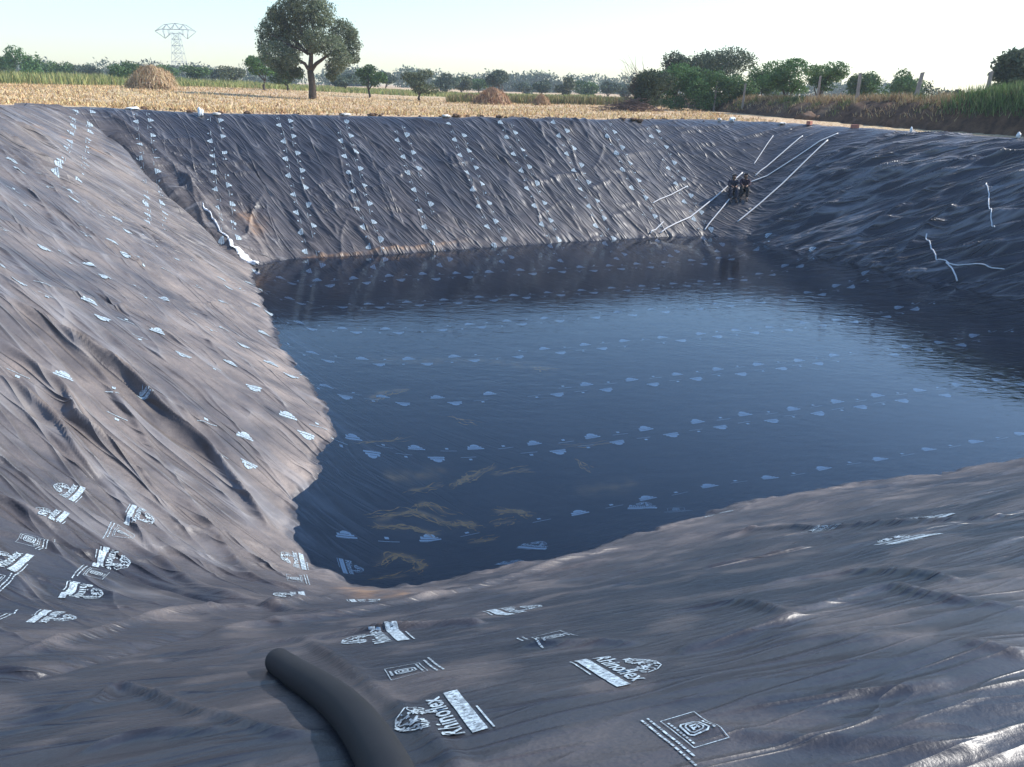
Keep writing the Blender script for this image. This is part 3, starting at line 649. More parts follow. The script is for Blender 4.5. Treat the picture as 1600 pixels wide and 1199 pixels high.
def leaf_cloud(name, clumps, n, size, cols, parent, droop=0., var=.25, shell=.55):
    cl = np.array(clumps, float); vol = (cl[:, 3]*cl[:, 4]*cl[:, 5])**.7; k = RNG.choice(len(cl), n, p=vol/vol.sum())
    d = RNG.normal(size=(n, 3)); d /= np.linalg.norm(d, axis=1)[:, None]; r = (shell**3+(1-shell**3)*RNG.uniform(0, 1, n))**(1/3)
    r *= 1+.13*RNG.normal(size=n)*(RNG.uniform(size=n) < .6)
    P = cl[k, :3]+d*cl[k, 3:6]*r[:, None]
    cut = noise(P[:, 0]*1.1+P[:, 2]*.7, P[:, 1]*1.1-P[:, 2]*.5, 55) > -.26; P, k, d = P[cut], k[cut], d[cut]; n = len(P)
    u = RNG.normal(size=(n, 3)); u[:, 2] -= droop; u /= np.linalg.norm(u, axis=1)[:, None]; v = np.cross(u, RNG.normal(size=(n, 3))+d*.8); v /= np.linalg.norm(v, axis=1)[:, None]
    s = size*RNG.uniform(.6, 1.35, n)[:, None]
    V = np.stack([P-u*s, P+v*s*.42, P+u*s, P-v*s*.42], 1).reshape(-1, 3)
    tone = RNG.uniform(1-var, 1+var, len(cl))[k][:, None]; C = np.clip(pal(n, cols, .22)*tone, 0, 1)
    return np_mesh(name, V, (np.arange(n)*4)[:, None]+np.arange(4), M['leaf'], parent, cols=np.repeat(C, 4, 0))
GREENS = {'olive': [(.11, .13, .065), (.14, .155, .085), (.085, .105, .05)], 'green': [(.085, .15, .05), (.115, .18, .065), (.06, .11, .04)],
          'dark': [(.065, .085, .048), (.082, .105, .06), (.045, .062, .036)], 'blue': [(.10, .13, .09), (.12, .155, .105), (.075, .105, .072)], 'bright': [(.095, .18, .055), (.12, .21, .07), (.07, .13, .045)]}
def auto_clumps(w_, h_, zc, n, seed, flat=1.0):
    r = np.random.default_rng(seed); out = []
    for i in range(n):
        d = r.normal(size=3); d /= np.linalg.norm(d); q_ = r.uniform(.35, .8)
        c = d*q_*np.array([w_/2, w_/2, h_/2]); s = r.uniform(.26, .42)
        out.append((c[0], c[1], zc+c[2], w_/2*s*1.25, w_/2*s*1.25, max(h_/2*s*1.2*flat, .2)))
    return out
def tree(name, label, px, D, top, wpx, tone='olive', base_frac=.28, nl=1500, cat='tree', group=None, seed=0, stem=.09, clumps=None, lsize=None, ground=None, droop=0, flat=1., crown_px=0):
    """px, top, wpx: where its axis, its top and its width stand in the photograph; D: distance ahead"""
    p = at_y(px, 200, D); x = float(p[0]); z = terrain(np.array([x]), np.array([D]))[0] if ground is None else ground
    for _ in range(3): x = float(at_y(px, 140, D)[0])
    h = float(at_y(px, top, D)[2]-z); wm = wpx*D/F*1.02
    o = empty(name, (x, D, z-.03)); tag(o, label, cat, group)
    ch = h*(1-base_frac); zc = h-ch/2; n = 9 if nl < 2500 else 15
    cl = clumps if clumps is not None else auto_clumps(wm, ch, zc, n, seed+int(px), flat)
    if stem:
        fork = np.array([RNG.normal(0, .03)*h, 0, h*max(base_frac*.85, .08)]); lim = [(bent((0, 0, -.15), fork, .03*h), np.linspace(stem*1.25, stem*.85, 7))]
        for c in sorted(cl, key=lambda c: -c[3])[:7 if nl > 2500 else 4]:
            lim.append((bent(fork, (c[0]*.9, c[1]*.9, c[2]), .05*h), np.linspace(stem*.6, stem*.15, 7)))
        tubes('trunk' if cat == 'tree' else 'stems', lim, M['bark'], o)
    leaf_cloud('crown' if cat == 'tree' else 'foliage', cl, int(nl*2.3), lsize or max(.085, D*.0015), GREENS[tone], o, droop)
    return o
# the big tree in the field: clumps placed after the photograph's outline (metres from its foot)
MT_D = 84.; mx = float(at_y(488, 152, MT_D)[0]); mz = float(terrain(np.array([mx]), np.array([MT_D]))[0]); s_ = MT_D/F
mt = empty('field_tree', (mx, MT_D, mz-.05)); tag(mt, 'tall broad spreading tree alone in the stubble, far bigger than the trees behind', 'tree')
mcl = []
for (x, y, r) in [(432,55,24),(420,78,18),(455,38,26),(485,28,24),(512,38,22),(535,58,20),(548,78,16),(540,98,17),(520,108,15),(508,75,22),(485,55,24),(455,72,24),(440,95,24),(462,100,18),(450,118,16),(430,108,14),(528,82,20),(470,20,14),(500,18,12),(418,62,13),(555,62,9),(468,118,9),(515,122,9),(552,96,10),(440,40,14)]:
    b = (157-y)*s_*.97; mcl.append(((x-488)*s_*.92, RNG.uniform(-2.2, 2.2), b, r*s_*.95, r*s_*1.2, r*s_*.84))
lim = [(bent((0, 0, -.2), (-.05, 0, 2.75), .08), np.linspace(.42, .30, 7)), (bent((-.05, 0, 2.7), (.15, .1, 6.3), .25), np.linspace(.26, .1, 7)), (bent((-.05, 0, 2.6), (2.2, .2, 4.4), .3), np.linspace(.24, .1, 7)), (bent((-.05, 0, 2.7), (-2.4, -.3, 4.6), .3), np.linspace(.2, .07, 7))]
for c in mcl[:20]:
    if c[2] < 4.4: continue
    lim.append((bent((.1*c[0]/3, .05, 3.6+.12*c[2]), (c[0], c[1], c[2]), .35), np.linspace(.10, .02, 7)))
tubes('trunk', lim, M['bark'], mt, 8)
leaf_cloud('crown', mcl, 52000, .115, [(.12, .15, .085), (.16, .185, .11), (.09, .115, .062), (.19, .205, .125)], mt, .3, .3, .35)

FARG = 'far field trees'
FT = [  # px, distance, top, width, tone, foot fraction, label
 (4,150,80,52,'green',.1,'tree cut by the left edge of the photograph above the crop'),
 (42,140,69,60,'bright',.1,'tallest light green tree above the yellow crop at far left'),
 (92,160,88,50,'green',.1,'low round tree between the tall light green tree and a bluish pair, above the crop'),
 (119,215,95,34,'blue',.1,'small hazy bluish tree just left of a dark round tree above the crop'),
 (151,175,93,40,'blue',.12,'dark bluish round tree at the right end of the tall crop'),
 (203,135,87,52,'green',.2,'round bright green tree just left of the big straw stack'),
 (182,210,108,26,'blue',.1,'small faint tree tucked left of the round bright green tree'),
 (232,215,106,34,'blue',.1,'faint low tree right behind the top of the big straw stack'),
 (263,180,99,44,'green',.2,'tree standing to the left of the pylon foot'),
 (302,160,97,54,'green',.22,'light green tree standing to the right of the pylon foot'),
 (333,185,102,40,'blue',.2,'grey green tree between the pylon and a wide low tree'),
 (361,170,101,56,'olive',.22,'wide low tree left of the big field tree and its green neighbour'),
 (414,112,83,52,'bright',.3,'bright green tree peeking out from under the left side of the big field tree'),
 (450,118,100,46,'green',.25,'shaded tree behind the trunk of the big field tree, on its left'),
 (540,150,113,50,'blue',.2,'bluish tree behind the right edge of the big field tree'),
 (578,108,104,42,'green',.3,'small two stemmed green tree right of the big field tree'),
 (603,175,111,44,'blue',.2,'low bluish tree close behind the two stemmed green tree'),
 (655,104,109,62,'olive',.2,'wide olive tree with a leaning trunk in the middle of the field edge'),
 (697,165,115,46,'blue',.15,'first rounded tree right of the wide olive tree'),
 (722,175,118,40,'olive',.15,'second rounded tree right of the wide olive tree'),
 (748,185,123,36,'green',.15,'low green tree left of the tree behind the red brown straw stack'),
 (781,150,109,46,'blue',.18,'twin topped tree right above the red brown straw stack'),
 (818,210,126,36,'blue',.1,'faint low tree between the two brown straw stacks'),
 (847,165,121,32,'blue',.15,'round tree right behind the small straw stack'),
 (882,165,121,36,'olive',.15,'round tree first to the right of the small straw stack'),
 (917,185,126,42,'green',.1,'flat topped tree between two round trees at the dry crop'),
 (951,165,121,30,'blue',.15,'small dark round tree nearest the thorny bush'),
 (983,190,127,34,'blue',.1,'low tree half hidden by the thorny bush'),
]
for i, (px, D_, top, wd, tone, bf, lab) in enumerate(FT):
    tree('far_tree', lab, px, D_, top, wd, tone, bf, 1500 if D_ < 160 else 1000, group=FARG, seed=i, stem=.14)
# a wood far off that reads as one dark line
n = 26
cl = []
for i in range(150):
    X_ = RNG.uniform(-260, 160); Y_ = 330+RNG.uniform(-15, 30); r_ = RNG.uniform(2.2, 4.6); cl.append((X_, Y_, r_*.8+terrain(np.array([X_]), np.array([Y_]))[0], r_*1.7, r_*1.4, r_))
o = leaf_cloud('distant_wood', cl, 60000, .62, GREENS['blue'], None); tag(o, kind='stuff')
RTG = None
tree('thorn_bush', 'dark thorny bush with long loose twigs at the left end of the earth bank', 1012, 72, 99, 74, 'dark', .02, 5200, 'bush', seed=41, stem=.05)
tree('dark_tree', 'big dark rounded tree rising behind the green scrub', 1105, 92, 68, 118, 'dark', .25, 7000, seed=42, stem=.2)
tree('dark_tree', 'lower dark tree at the left shoulder of the big dark rounded tree', 1056, 95, 80, 52, 'dark', .25, 2600, seed=43, stem=.15)
tree('scrub', 'green scrub next to the thorny bush, leftmost of the three green shrubs', 1062, 78, 97, 66, 'bright', .02, 4200, 'shrub', 'green scrub along the fence', 44, .05)
tree('scrub', 'green scrub in front of the big dark rounded tree, middle of the three green shrubs', 1105, 77, 98, 66, 'bright', .02, 4200, 'shrub', 'green scrub along the fence', 45, .05)
tree('scrub', 'green scrub nearest the feathery tree, rightmost of the three green shrubs', 1148, 76, 104, 60, 'green', .02, 3600, 'shrub', 'green scrub along the fence', 46, .05)
tree('small_tree', 'small leafy tree between the green scrub and the feathery trees', 1192, 82, 95, 46, 'green', .1, 2600, seed=47, stem=.08)
tree('feathery_tree', 'feathery flat topped tree, wider and left of the two behind the fence', 1232, 70, 86, 84, 'bright', .25, 3600, group='feathery trees behind the fence', seed=48, stem=.10, flat=.55)
tree('feathery_tree', 'feathery flat topped tree, narrower and right of the two behind the fence', 1288, 66, 84, 62, 'green', .3, 2500, group='feathery trees behind the fence', seed=49, stem=.10, flat=.5)
tree('small_tree', 'rounded green tree right behind the tall upright fence post', 1347, 85, 108, 54, 'green', .1, 2800, seed=50, stem=.08)
tree('small_tree', 'green tree left behind the leaning fence post', 1412, 90, 112, 52, 'bright', .1, 2800, seed=51, stem=.08)
tree('sapling', 'sparse grey green sapling right of the leaning fence post', 1452, 56, 126, 36, 'blue', .1, 700, 'shrub', None, 52, .04)
tree('small_tree', 'small pointed tree low between the sapling and the last fence post', 1491, 95, 134, 34, 'dark', .1, 1200, seed=53, stem=.08)
tree('small_tree', 'low bluish tree just left of the last fence post at right', 1524, 100, 140, 26, 'blue', .1, 900, seed=56, stem=.08)
tree('dark_tree', 'dark spiky tree cut by the right edge of the photograph', 1600, 58, 76, 96, 'dark', .22, 6500, seed=54, stem=.16, lsize=.16)
tree('small_tree', 'small dark tree under the left side of the spiky tree', 1562, 62, 126, 34, 'dark', .05, 1500, seed=55, stem=.06)

# dry brushwood heaped at the foot of the thorny bush
bx = at_y(985, 160, 70.); bz = float(terrain(np.array([bx[0]]), np.array([70.]))[0]); tw = []
for i in range(420):
    a = RNG.uniform(0, 6.28); r_ = abs(RNG.normal(0, 1)); c = np.array([r_*1.5*math.cos(a), r_*.8*math.sin(a), RNG.uniform(.02, 1)*max(.1, 1.0-.45*r_)]); d = RNG.normal(size=3)*np.array([.5, .4, .22]); tw.append((bent(c-d, c+d, .08, 4), np.linspace(.022, .008, 4)))
o = tubes('brushwood', tw, simple('dry_brushwood', (.15, .095, .075), .9, .35, 5, .4), None, 4); o.location = (float(bx[0]), 70, bz); tag(o, 'low heap of brown cut brushwood at the foot of the thorny bush', 'brushwood')
# long twigs that stick out of the thorny bush are its own part
tb = next(o for o in COL.objects if o.name == 'thorn_bush'); tw = []
for i in range(46):
    a = RNG.uniform(1.9, 4.2) if i % 3 else RNG.uniform(0, 6.28); e = np.array([math.cos(a)*RNG.uniform(1.6, 3.0), RNG.uniform(-1, 1), RNG.uniform(1.2, 4.6)]); tw.append((bent(e*.35, e, .25, 6), np.linspace(.03, .008, 6)))
tubes('twigs', tw, M['bark'], tb, 4)

# ------------------------------------------------------------------ straw stacks
def stack(px, py, D_, wpx, hpx, label, cols, n):
    p = at_y(px, py, D_); z = float(terrain(np.array([p[0]]), np.array([D_]))[0]); wm, hm = wpx*D_/F, hpx*D_/F
    o = empty('straw_stack', (p[0], D_, z-.05)); tag(o, label, 'straw stack', 'straw stacks on the stubble field')
    # a solid heart, then sheaves leaning in on it
    th = np.linspace(0, 2*math.pi, 28, endpoint=False); V = []
    for f, r_ in ((0, .90), (.25, .88), (.5, .78), (.72, .60), (.88, .36), (.97, .12)):
        V.append(np.column_stack([wm/2*r_*np.cos(th)*(1+.08*noise(th*2, th*0+f*3, 9)), wm/2*r_*.9*np.sin(th), np.full(28, hm*f)]))
    V = np.concatenate(V); i = np.arange(6*28).reshape(6, 28); Q = np.stack([i[:-1].ravel(), np.roll(i, -1, 1)[:-1].ravel(), np.roll(i, -1, 1)[1:].ravel(), i[1:].ravel()], 1)
    np_mesh('core', V, [Q, i[-1][None]], simple('stack_heart', cols[2], .95, .3, 3, .6), o, smooth=True)
    a = RNG.uniform(0, 6.28, n); t = RNG.uniform(0, 1, n)**.8; rr = np.sqrt(1-t**1.7)*wm/2*RNG.uniform(.86, 1.16, n)*(1+.14*noise(a*1.3, t*2, 7))
    P = np.column_stack([rr*np.cos(a), rr*.92*np.sin(a), t*hm*.97*(1+.16*noise(a*.9+3, t*0+1, 8))])
    d = np.column_stack([-np.cos(a)*RNG.uniform(.05, .5, n), -np.sin(a)*RNG.uniform(.05, .5, n), RNG.uniform(.5, 1, n)])+RNG.normal(0, .28, (n, 3)); d /= np.linalg.norm(d, axis=1)[:, None]
    L = RNG.uniform(.3, 1.0, n)[:, None]*min(1, hm/1.6); s = np.column_stack([-np.sin(a), np.cos(a), 0*a])*RNG.uniform(.02, .05, n)[:, None]
    V = np.stack([P-d*L*.5-s, P-d*L*.5+s, P+d*L*.5+s*.5, P+d*L*.5-s*.5], 1).reshape(-1, 3)
    np_mesh('stalks', V, (np.arange(n)*4)[:, None]+np.arange(4), M['straw'], o, cols=np.repeat(pal(n, cols, .3), 4, 0))
stack(240, 143, 88, 68, 30, 'largest pale straw stack, left of the big field tree', [(.50, .36, .20), (.42, .28, .15), (.30, .19, .10), (.58, .45, .28)], 4200)
stack(769, 159, 86, 52, 20, 'reddish brown straw stack in the middle of the field edge', [(.42, .25, .14), (.34, .19, .10), (.24, .13, .07), (.50, .33, .2)], 2600)
stack(733, 157, 96, 26, 12, 'low dull straw stack close left of the reddish brown one', [(.30, .20, .13), (.25, .16, .10), (.2, .12, .08)], 900)
stack(846, 158, 86, 26, 14, 'smallest pointed straw stack, right of the reddish brown one', [(.48, .32, .18), (.38, .24, .13), (.28, .17, .09)], 1200)

# ------------------------------------------------------------------ fence posts on the bank
def post(px, top, D_, wm, lean, label):
    x = float(at_y(px, 150, D_)[0]); z = bank_top(x, D_)-.15; h = float(at_y(px, top, D_)[2])-z
    bm = bmesh.new(); bmesh.ops.create_cube(bm, size=1)
    bmesh.ops.subdivide_edges(bm, edges=[e for e in bm.edges if abs(e.verts[0].co.z-e.verts[1].co.z) > .5], cuts=6)
    for v in bm.verts:
        t = v.co.z+.5; k = 1.1-.22*t; v.co = Vector((v.co.x*wm*k+RNG.normal(0, .008), v.co.y*wm*.8*k+RNG.normal(0, .008), t*h+(.05*v.co.x if t > .9 else 0)))
        v.co.x += lean*v.co.z
    bmesh.ops.bevel(bm, geom=[e for e in bm.edges if e.calc_length() > .0], offset=.012, segments=1, affect='EDGES')
    me = bpy.data.meshes.new('fence_post'); bm.to_mesh(me); bm.free(); me.materials.append(M['post'])
    o = bpy.data.objects.new('fence_post', me); COL.objects.link(o); o.location = (x, D_, z); tag(o, label, 'fence post', 'fence posts along the top of the bank')
post(1540, 112, 48.6, .20, .02, 'thick stone fence post beside the green grass, rightmost on the bank')
post(1430, 113, 53, .22, .10, 'stone fence post that leans to the right, on the bank')
post(1340, 114, 57, .19, -.03, 'upright stone fence post in front of a rounded green tree')
post(1277, 119, 62, .14, .02, 'thin pale fence post in front of the narrower feathery tree')
post(1162, 131, 71, .16, .02, 'dark fence post right of the green scrub')
post(1117, 127, 76, .14, .03, 'pale fence post standing out against the middle of the green scrub')
post(1086, 126, 81, .15, .04, 'pale fence post against the left of the green scrub, next to the leftmost one')
post(1053, 134, 87, .13, .02, 'short pale fence post nearest the thorny bush')

# ------------------------------------------------------------------ lattice pylon
PD = 430.; ps = PD/F; pc = at_y(284, 130, PD); pz = float(terrain(np.array([pc[0]]), np.array([PD]))[0])
py_ = empty('pylon', (pc[0], PD, pz)); tag(py_, 'grey steel lattice power pylon with a wide flat crossarm beyond the trees', 'pylon')
def P_(x, y, d=0): return np.array([(x-284)*ps, d, (131.5-y)*ps])
bars, arm = [], []
for d in (-1.6, 1.6):
    k = d/1.6
    L0, L1, R0, R1 = P_(273, 131.5, d*2), P_(279.5, 66, d*.6), P_(295, 131.5, d*2), P_(288.5, 66, d*.6)
    bars += [(L0, L1), (R0, R1)]
    ts = [0, .22, .42, .6, .75, .88, 1]
    for a, b in zip(ts[:-1], ts[1:]):
        bars += [(L0+(L1-L0)*a, R0+(R1-R0)*b), (R0+(R1-R0)*a, L0+(L1-L0)*b), (L0+(L1-L0)*b, R0+(R1-R0)*b)]
    for sg in (-1, 1):
        q_ = lambda x, y, dd: P_(284+sg*x, y, dd)
        arm += [(q_(0, 53, 0), q_(16, 55, 0)), (q_(16, 55, 0), q_(29.5, 63.5, 0)), (q_(0, 61, d*.6), q_(21, 61, d*.5)), (q_(21, 61, d*.5), q_(29.5, 63.5, 0)), (q_(29.5, 63.5, 0), q_(16, 73, 0)), (q_(16, 73, 0), q_(4.5, 64, d*.6)), (q_(0, 53, 0), q_(6, 61, d*.6)), (q_(6, 61, d*.6), q_(12, 54.5, 0)), (q_(12, 54.5, 0), q_(18, 61, d*.5)), (q_(18, 61, d*.5), q_(16, 73, 0)), (q_(10, 61, d*.5), q_(10, 68.5, d*.3))]
def barset(name, lst, r_, par): tubes(name, [(np.array([a, b]), r_) for a, b in lst], M['steel'], par, 4)
barset('tower_body', bars, .095, py_); barset('crossarm', arm, .12, py_)

# ------------------------------------------------------------------ ropes and strips lying on the film
def drape(pts, lift, n=40, wob=.02):
    P = hits(pts)[:, :2]; t = np.linspace(0, len(P)-1, n); i = np.clip(t.astype(int), 0, len(P)-2); f = (t-i)[:, None]; Q = P[i]*(1-f)+P[i+1]*f
    Q = Q+wob*np.column_stack([noise(t*1.7, t*0+3, 5), noise(t*1.7, t*0+8, 6)])
    return np.column_stack([Q, surf(Q)+lift])
def taut(z):
    out = z.copy(); i = 0; n = len(z)
    while i < n-1:
        sl = (z[i+1:min(n, i+14)]-z[i])/np.arange(1, len(z[i+1:min(n, i+14)])+1); j = i+1+int(np.argmax(sl)); out[i:j+1] = z[i]+(z[j]-z[i])*np.arange(j-i+1)/(j-i); i = j
    return out
def rope(pts, r_, label, n=40, wob=.015, mat='rope'):
    r_ *= .72; p = drape(pts if wob > .05 else [pts[0], pts[-1]], r_*.8, n, wob*.6 if wob > .05 else 0)
    if wob <= .05: p[:, 2] = taut(p[:, 2])
    k = p[0].copy(); v, q_, t = tube(p, np.full(n, r_), 7)
    o = np_mesh('rope', v, [q_, t], M[mat], origin=k, smooth=True); tag(o, label, 'rope', 'pale ropes lying down the film'); return o
# the black pipe at the bottom of the picture
pp = drape([(436,1046),(460,1066),(500,1090),(534,1116),(560,1146),(578,1172),(594,1200),(618,1250),(640,1320)], .062, 60, 0)
for _ in range(40): pp[1:-1] = (pp[:-2]+2*pp[1:-1]+pp[2:])/4
pp[:, 2] = np.maximum(pp[:, 2], surf(pp[:, :2])+.060); d = (pp[0]-pp[1])/np.linalg.norm(pp[0]-pp[1]); capn = 7; th = np.linspace(math.pi/2, .12, capn)
pts_ = np.concatenate([np.array([pp[0]+d*.088*math.cos(t_) for t_ in th[::-1]]), pp]); rad_ = np.concatenate([.086*np.sqrt(np.clip(1-np.cos(th[::-1])**2, .004, 1)), np.linspace(.086, .108, 60)])
v, q_, t = tube(pts_, rad_, 28); pk = pp[20].copy()
tag(np_mesh('pipe', v, [q_, t], simple('black_pipe_plastic', (.006, .006, .007), .65, .3, 9, .15, .5, .004), origin=pk, smooth=True), 'smooth black pipe with a blunt rounded end curving over the sheet at the bottom', 'pipe')
rope([(1309,211),(1262,238),(1222,262),(1170,287)], .045, 'pale rope from the right rim down to the sitting pair, just above them')
rope([(1293,222),(1240,258),(1196,297),(1152,348)], .05, 'longest pale rope, right of the sitting pair, straight down to the water')
rope([(1254,214),(1228,234),(1205,254),(1180,276)], .042, 'pale rope up the slope behind the sitting pair')
rope([(1208,213),(1192,235),(1178,257)], .03, 'short thin pale rope high above the sitting pair')
rope([(1160,272),(1130,300),(1108,317),(1085,330),(1062,343),(1031,366)], .05, 'pale rope passing left of the sitting pair down to the water')
rope([(1145,309),(1128,326),(1112,345),(1101,360)], .045, 'short pale rope below the feet of the sitting pair')
rope([(1074,292),(1050,304),(1020,319)], .04, 'short pale rope alone on the far slope, left of the sitting pair')
rope([(1036,350),(1026,358),(1016,367)], .04, 'shortest pale rope, at the water below the far slope')
rope([(1447,370),(1453,392),(1463,407),(1486,415),(1520,417),(1570,420)], .04, 'bent pale cord along the foot of the dark right slope', 50, .12)
rope([(1478,413),(1486,424),(1496,437)], .045, 'short cord branching down to the water on the dark right slope', 24, .05)
rope([(1541,288),(1543,310),(1547,340),(1552,363)], .035, 'crooked pale cord hanging down the upper dark right slope', 40, .12)
p = drape([(318,326),(330,342),(345,360),(360,378),(376,395),(394,413)], .03, 70, .10)
d = np.gradient(p, axis=0); d[:, 2] = 0; d /= np.linalg.norm(d, axis=1)[:, None]; sd = np.stack([-d[:, 1], d[:, 0], 0*d[:, 0]], 1)
tt = np.linspace(0, 1, 70); wv = (.03+.16*smooth(tt, .45, .95))*(1+.5*noise(tt*19, tt*0, 3)); V = []
for k in np.linspace(-1, 1, 7): V.append(p+sd*(k*wv)[:, None]+np.column_stack([0*tt, 0*tt, .05*(1-k*k)+.05*noise(tt*23, tt*0+k*2.3, 4)]))
i = np.arange(7*70).reshape(7, 70); o = np_mesh('white_strip', np.concatenate(V), np.stack([i[:-1, :-1].ravel(), i[:-1, 1:].ravel(), i[1:, 1:].ravel(), i[1:, :-1].ravel()], 1), M['white'], smooth=True, origin=p[-1])
tag(o, 'crumpled white plastic strip running down the far left corner crease', 'plastic strip')
def lump(name, P, dims, mat, label, cat, group=None, seed=0, rz=0, box=False):
    bm = bmesh.new()
    if box:
        bmesh.ops.create_cube(bm, size=1); bmesh.ops.bevel(bm, geom=bm.edges[:], offset=.06, segments=2, affect='EDGES')
    else: bmesh.ops.create_icosphere(bm, subdivisions=3, radius=.5)
    for v in bm.verts:
        c = np.array(v.co); k = 1 if box else 1+.55*float(noise(np.array([c[0]*3.1+seed]), np.array([c[1]*3.1+c[2]*2.3]), seed+3)[0])
        v.co = Vector((c[0]*k*dims[0], c[1]*k*dims[1], (c[2]*k+.40)*dims[2]))
    for f_ in bm.faces: f_.smooth = not box
    me = bpy.data.meshes.new(name); bm.to_mesh(me); bm.free(); me.materials.append(M[mat]); o = bpy.data.objects.new(name, me); COL.objects.link(o)
    o.location = [float(c) for c in P]; o.rotation_euler[2] = rz; tag(o, label, cat, group); return o
q_ = hit(394, 414); lump('plastic_bag', (q_[0], q_[1], surf(q_[None, :2])[0]), (.62, .3, .2), 'white', 'bright white crumpled bag at the water end of the white strip', 'plastic bag', seed=4)
RIM = 'stones and bricks weighting the film along the rim'
for (px, py, D_, dims, mat, name, cat, lab, box) in [
 (312,167,42.6,(.30,.25,.42),'white','sand_bag','bag','upright white bag on the far rim near the left corner',False),
 (338,174,42.9,(.42,.3,.16),'stone','stone','stone','flat pale stone just right of the upright white bag',False),
 (208,172,42.0,(.6,.3,.14),'white','sand_bag','bag','flat white bag on the rim left of the upright white bag',False),
 (541,181,45.6,(.55,.3,.16),'stone','stone','stone','lone pale stone on the rim below the big field tree',False),
 (697,184,47.0,(.5,.3,.16),'stone','stone','stone','pale stone beside a dark clod on the far rim',False),
 (712,182,47.4,(.42,.4,.24),'clod','earth_clod','clod','dark clod of earth on the far rim right of a pale stone',False),
 (780,186,48.0,(.4,.35,.18),'clod','earth_clod','clod','brown clod on the far rim under the reddish straw stack',False),
 (1000,189,50.4,(.4,.35,.2),'clod','earth_clod','clod','brown clod on the far rim in front of the thorny bush',False),
 (1124,189,52.0,(.26,.2,.26),'stone','stone','stone','small pale block on the rim, left of a bigger pale block',False),
 (1144,190,52.0,(.42,.3,.28),'white','stone','stone','bigger whitish block on the rim near the far right corner',False),
 (1222,195,51.2,(.5,.3,.16),'stone','stone','stone','flat pale stone on the rim left of the red bricks',False),
 (1264,198,50.5,(.42,.24,.22),'redb','brick','brick','red brick on the right rim, the farther of two',True),
 (1335,202.5,48.2,(.42,.24,.2),'redb','brick','brick','red brick on the right rim, the nearer of two',True),
 (1423,208,45.2,(.14,.14,.32),'white','stone','stone','thin upright white marker stone on the right rim',False),
 (1590,219,40.1,(.18,.18,.28),'white','stone','stone','white stone on the right rim by the edge of the photograph',False),
]:
    P = at_y(px, py, D_); xy = np.array([[P[0], P[1]]]); d_ = sdist(xy, R)[0]; z = (surf(xy)[0] if d_ > -.5 else rimz(xy)[0])
    lump(name, (P[0], P[1], z+.0), dims, mat, lab, cat, RIM if cat in ('stone', 'brick') else None, seed=int(px), rz=RNG.uniform(0, 1), box=box)

# small clods along the far rim, copies of three
clods = []
for i in range(64):
    t = RNG.uniform(0, 1); A_, B_ = (R[6], R[7]) if t < .12 else (R[7], R[8]) if t < .4 else (R[8], R[9]) if t < .72 else (R[9], R[12])
    c_ = A_+(B_-A_)*RNG.uniform(0, 1); xy = c_[:2]+np.array([-.33, .94])*RNG.uniform(.25, 1.5); sz = RNG.uniform(.10, .30)
    if len(clods) < 3: o = lump('earth_clod', (0, 0, 0), (1, .8, .6), 'clod', 'small clod of earth among many strewn along the far rim', 'clod', 'small clods along the far rim', seed=60+i); clods.append(o)
    else: o = clods[i % 3].copy(); COL.objects.link(o)
    o.location = (float(xy[0]), float(xy[1]), float(c_[2])-.01); o.scale = (sz, sz, sz); o.rotation_euler[2] = RNG.uniform(0, 6)

# ------------------------------------------------------------------ two people sitting on the slope
def skinned(name, chains, mat, parent, sub=2):
    """chains: lists of (point, radius); chains share points to branch. first point is the root"""
    bm = bmesh.new(); lut = {}; rad = []
    def vert(p, r_):
        k = tuple(round(float(c), 4) for c in p)
        if k not in lut: lut[k] = bm.verts.new(p); rad.append(r_)
        return lut[k]
    for ch in chains:
        vs = [vert(*c) for c in ch]
        for a, b in zip(vs[:-1], vs[1:]):
            if a is not b and bm.edges.get((a, b)) is None: bm.edges.new((a, b))
    me = bpy.data.meshes.new(name); bm.to_mesh(me); bm.free(); o = bpy.data.objects.new(name, me); COL.objects.link(o)
    s = o.modifiers.new('skin', 'SKIN'); s.use_smooth_shade = True; s.branch_smoothing = .3
    for i, r_ in enumerate(rad): me.skin_vertices[0].data[i].radius = (r_, r_) if not isinstance(r_, tuple) else r_
    me.skin_vertices[0].data[0].use_root = True
    b = o.modifiers.new('sub', 'SUBSURF'); b.levels = sub; b.render_levels = sub
    dg = bpy.context.evaluated_depsgraph_get(); me2 = bpy.data.meshes.new_from_object(o.evaluated_get(dg)); bpy.data.objects.remove(o); bpy.data.meshes.remove(me)
    for p in me2.polygons: p.use_smooth = True
    me2.materials.clear(); me2.materials.append(mat); o = bpy.data.objects.new(name, me2); COL.objects.link(o)
    if parent: o.parent = parent
    return o
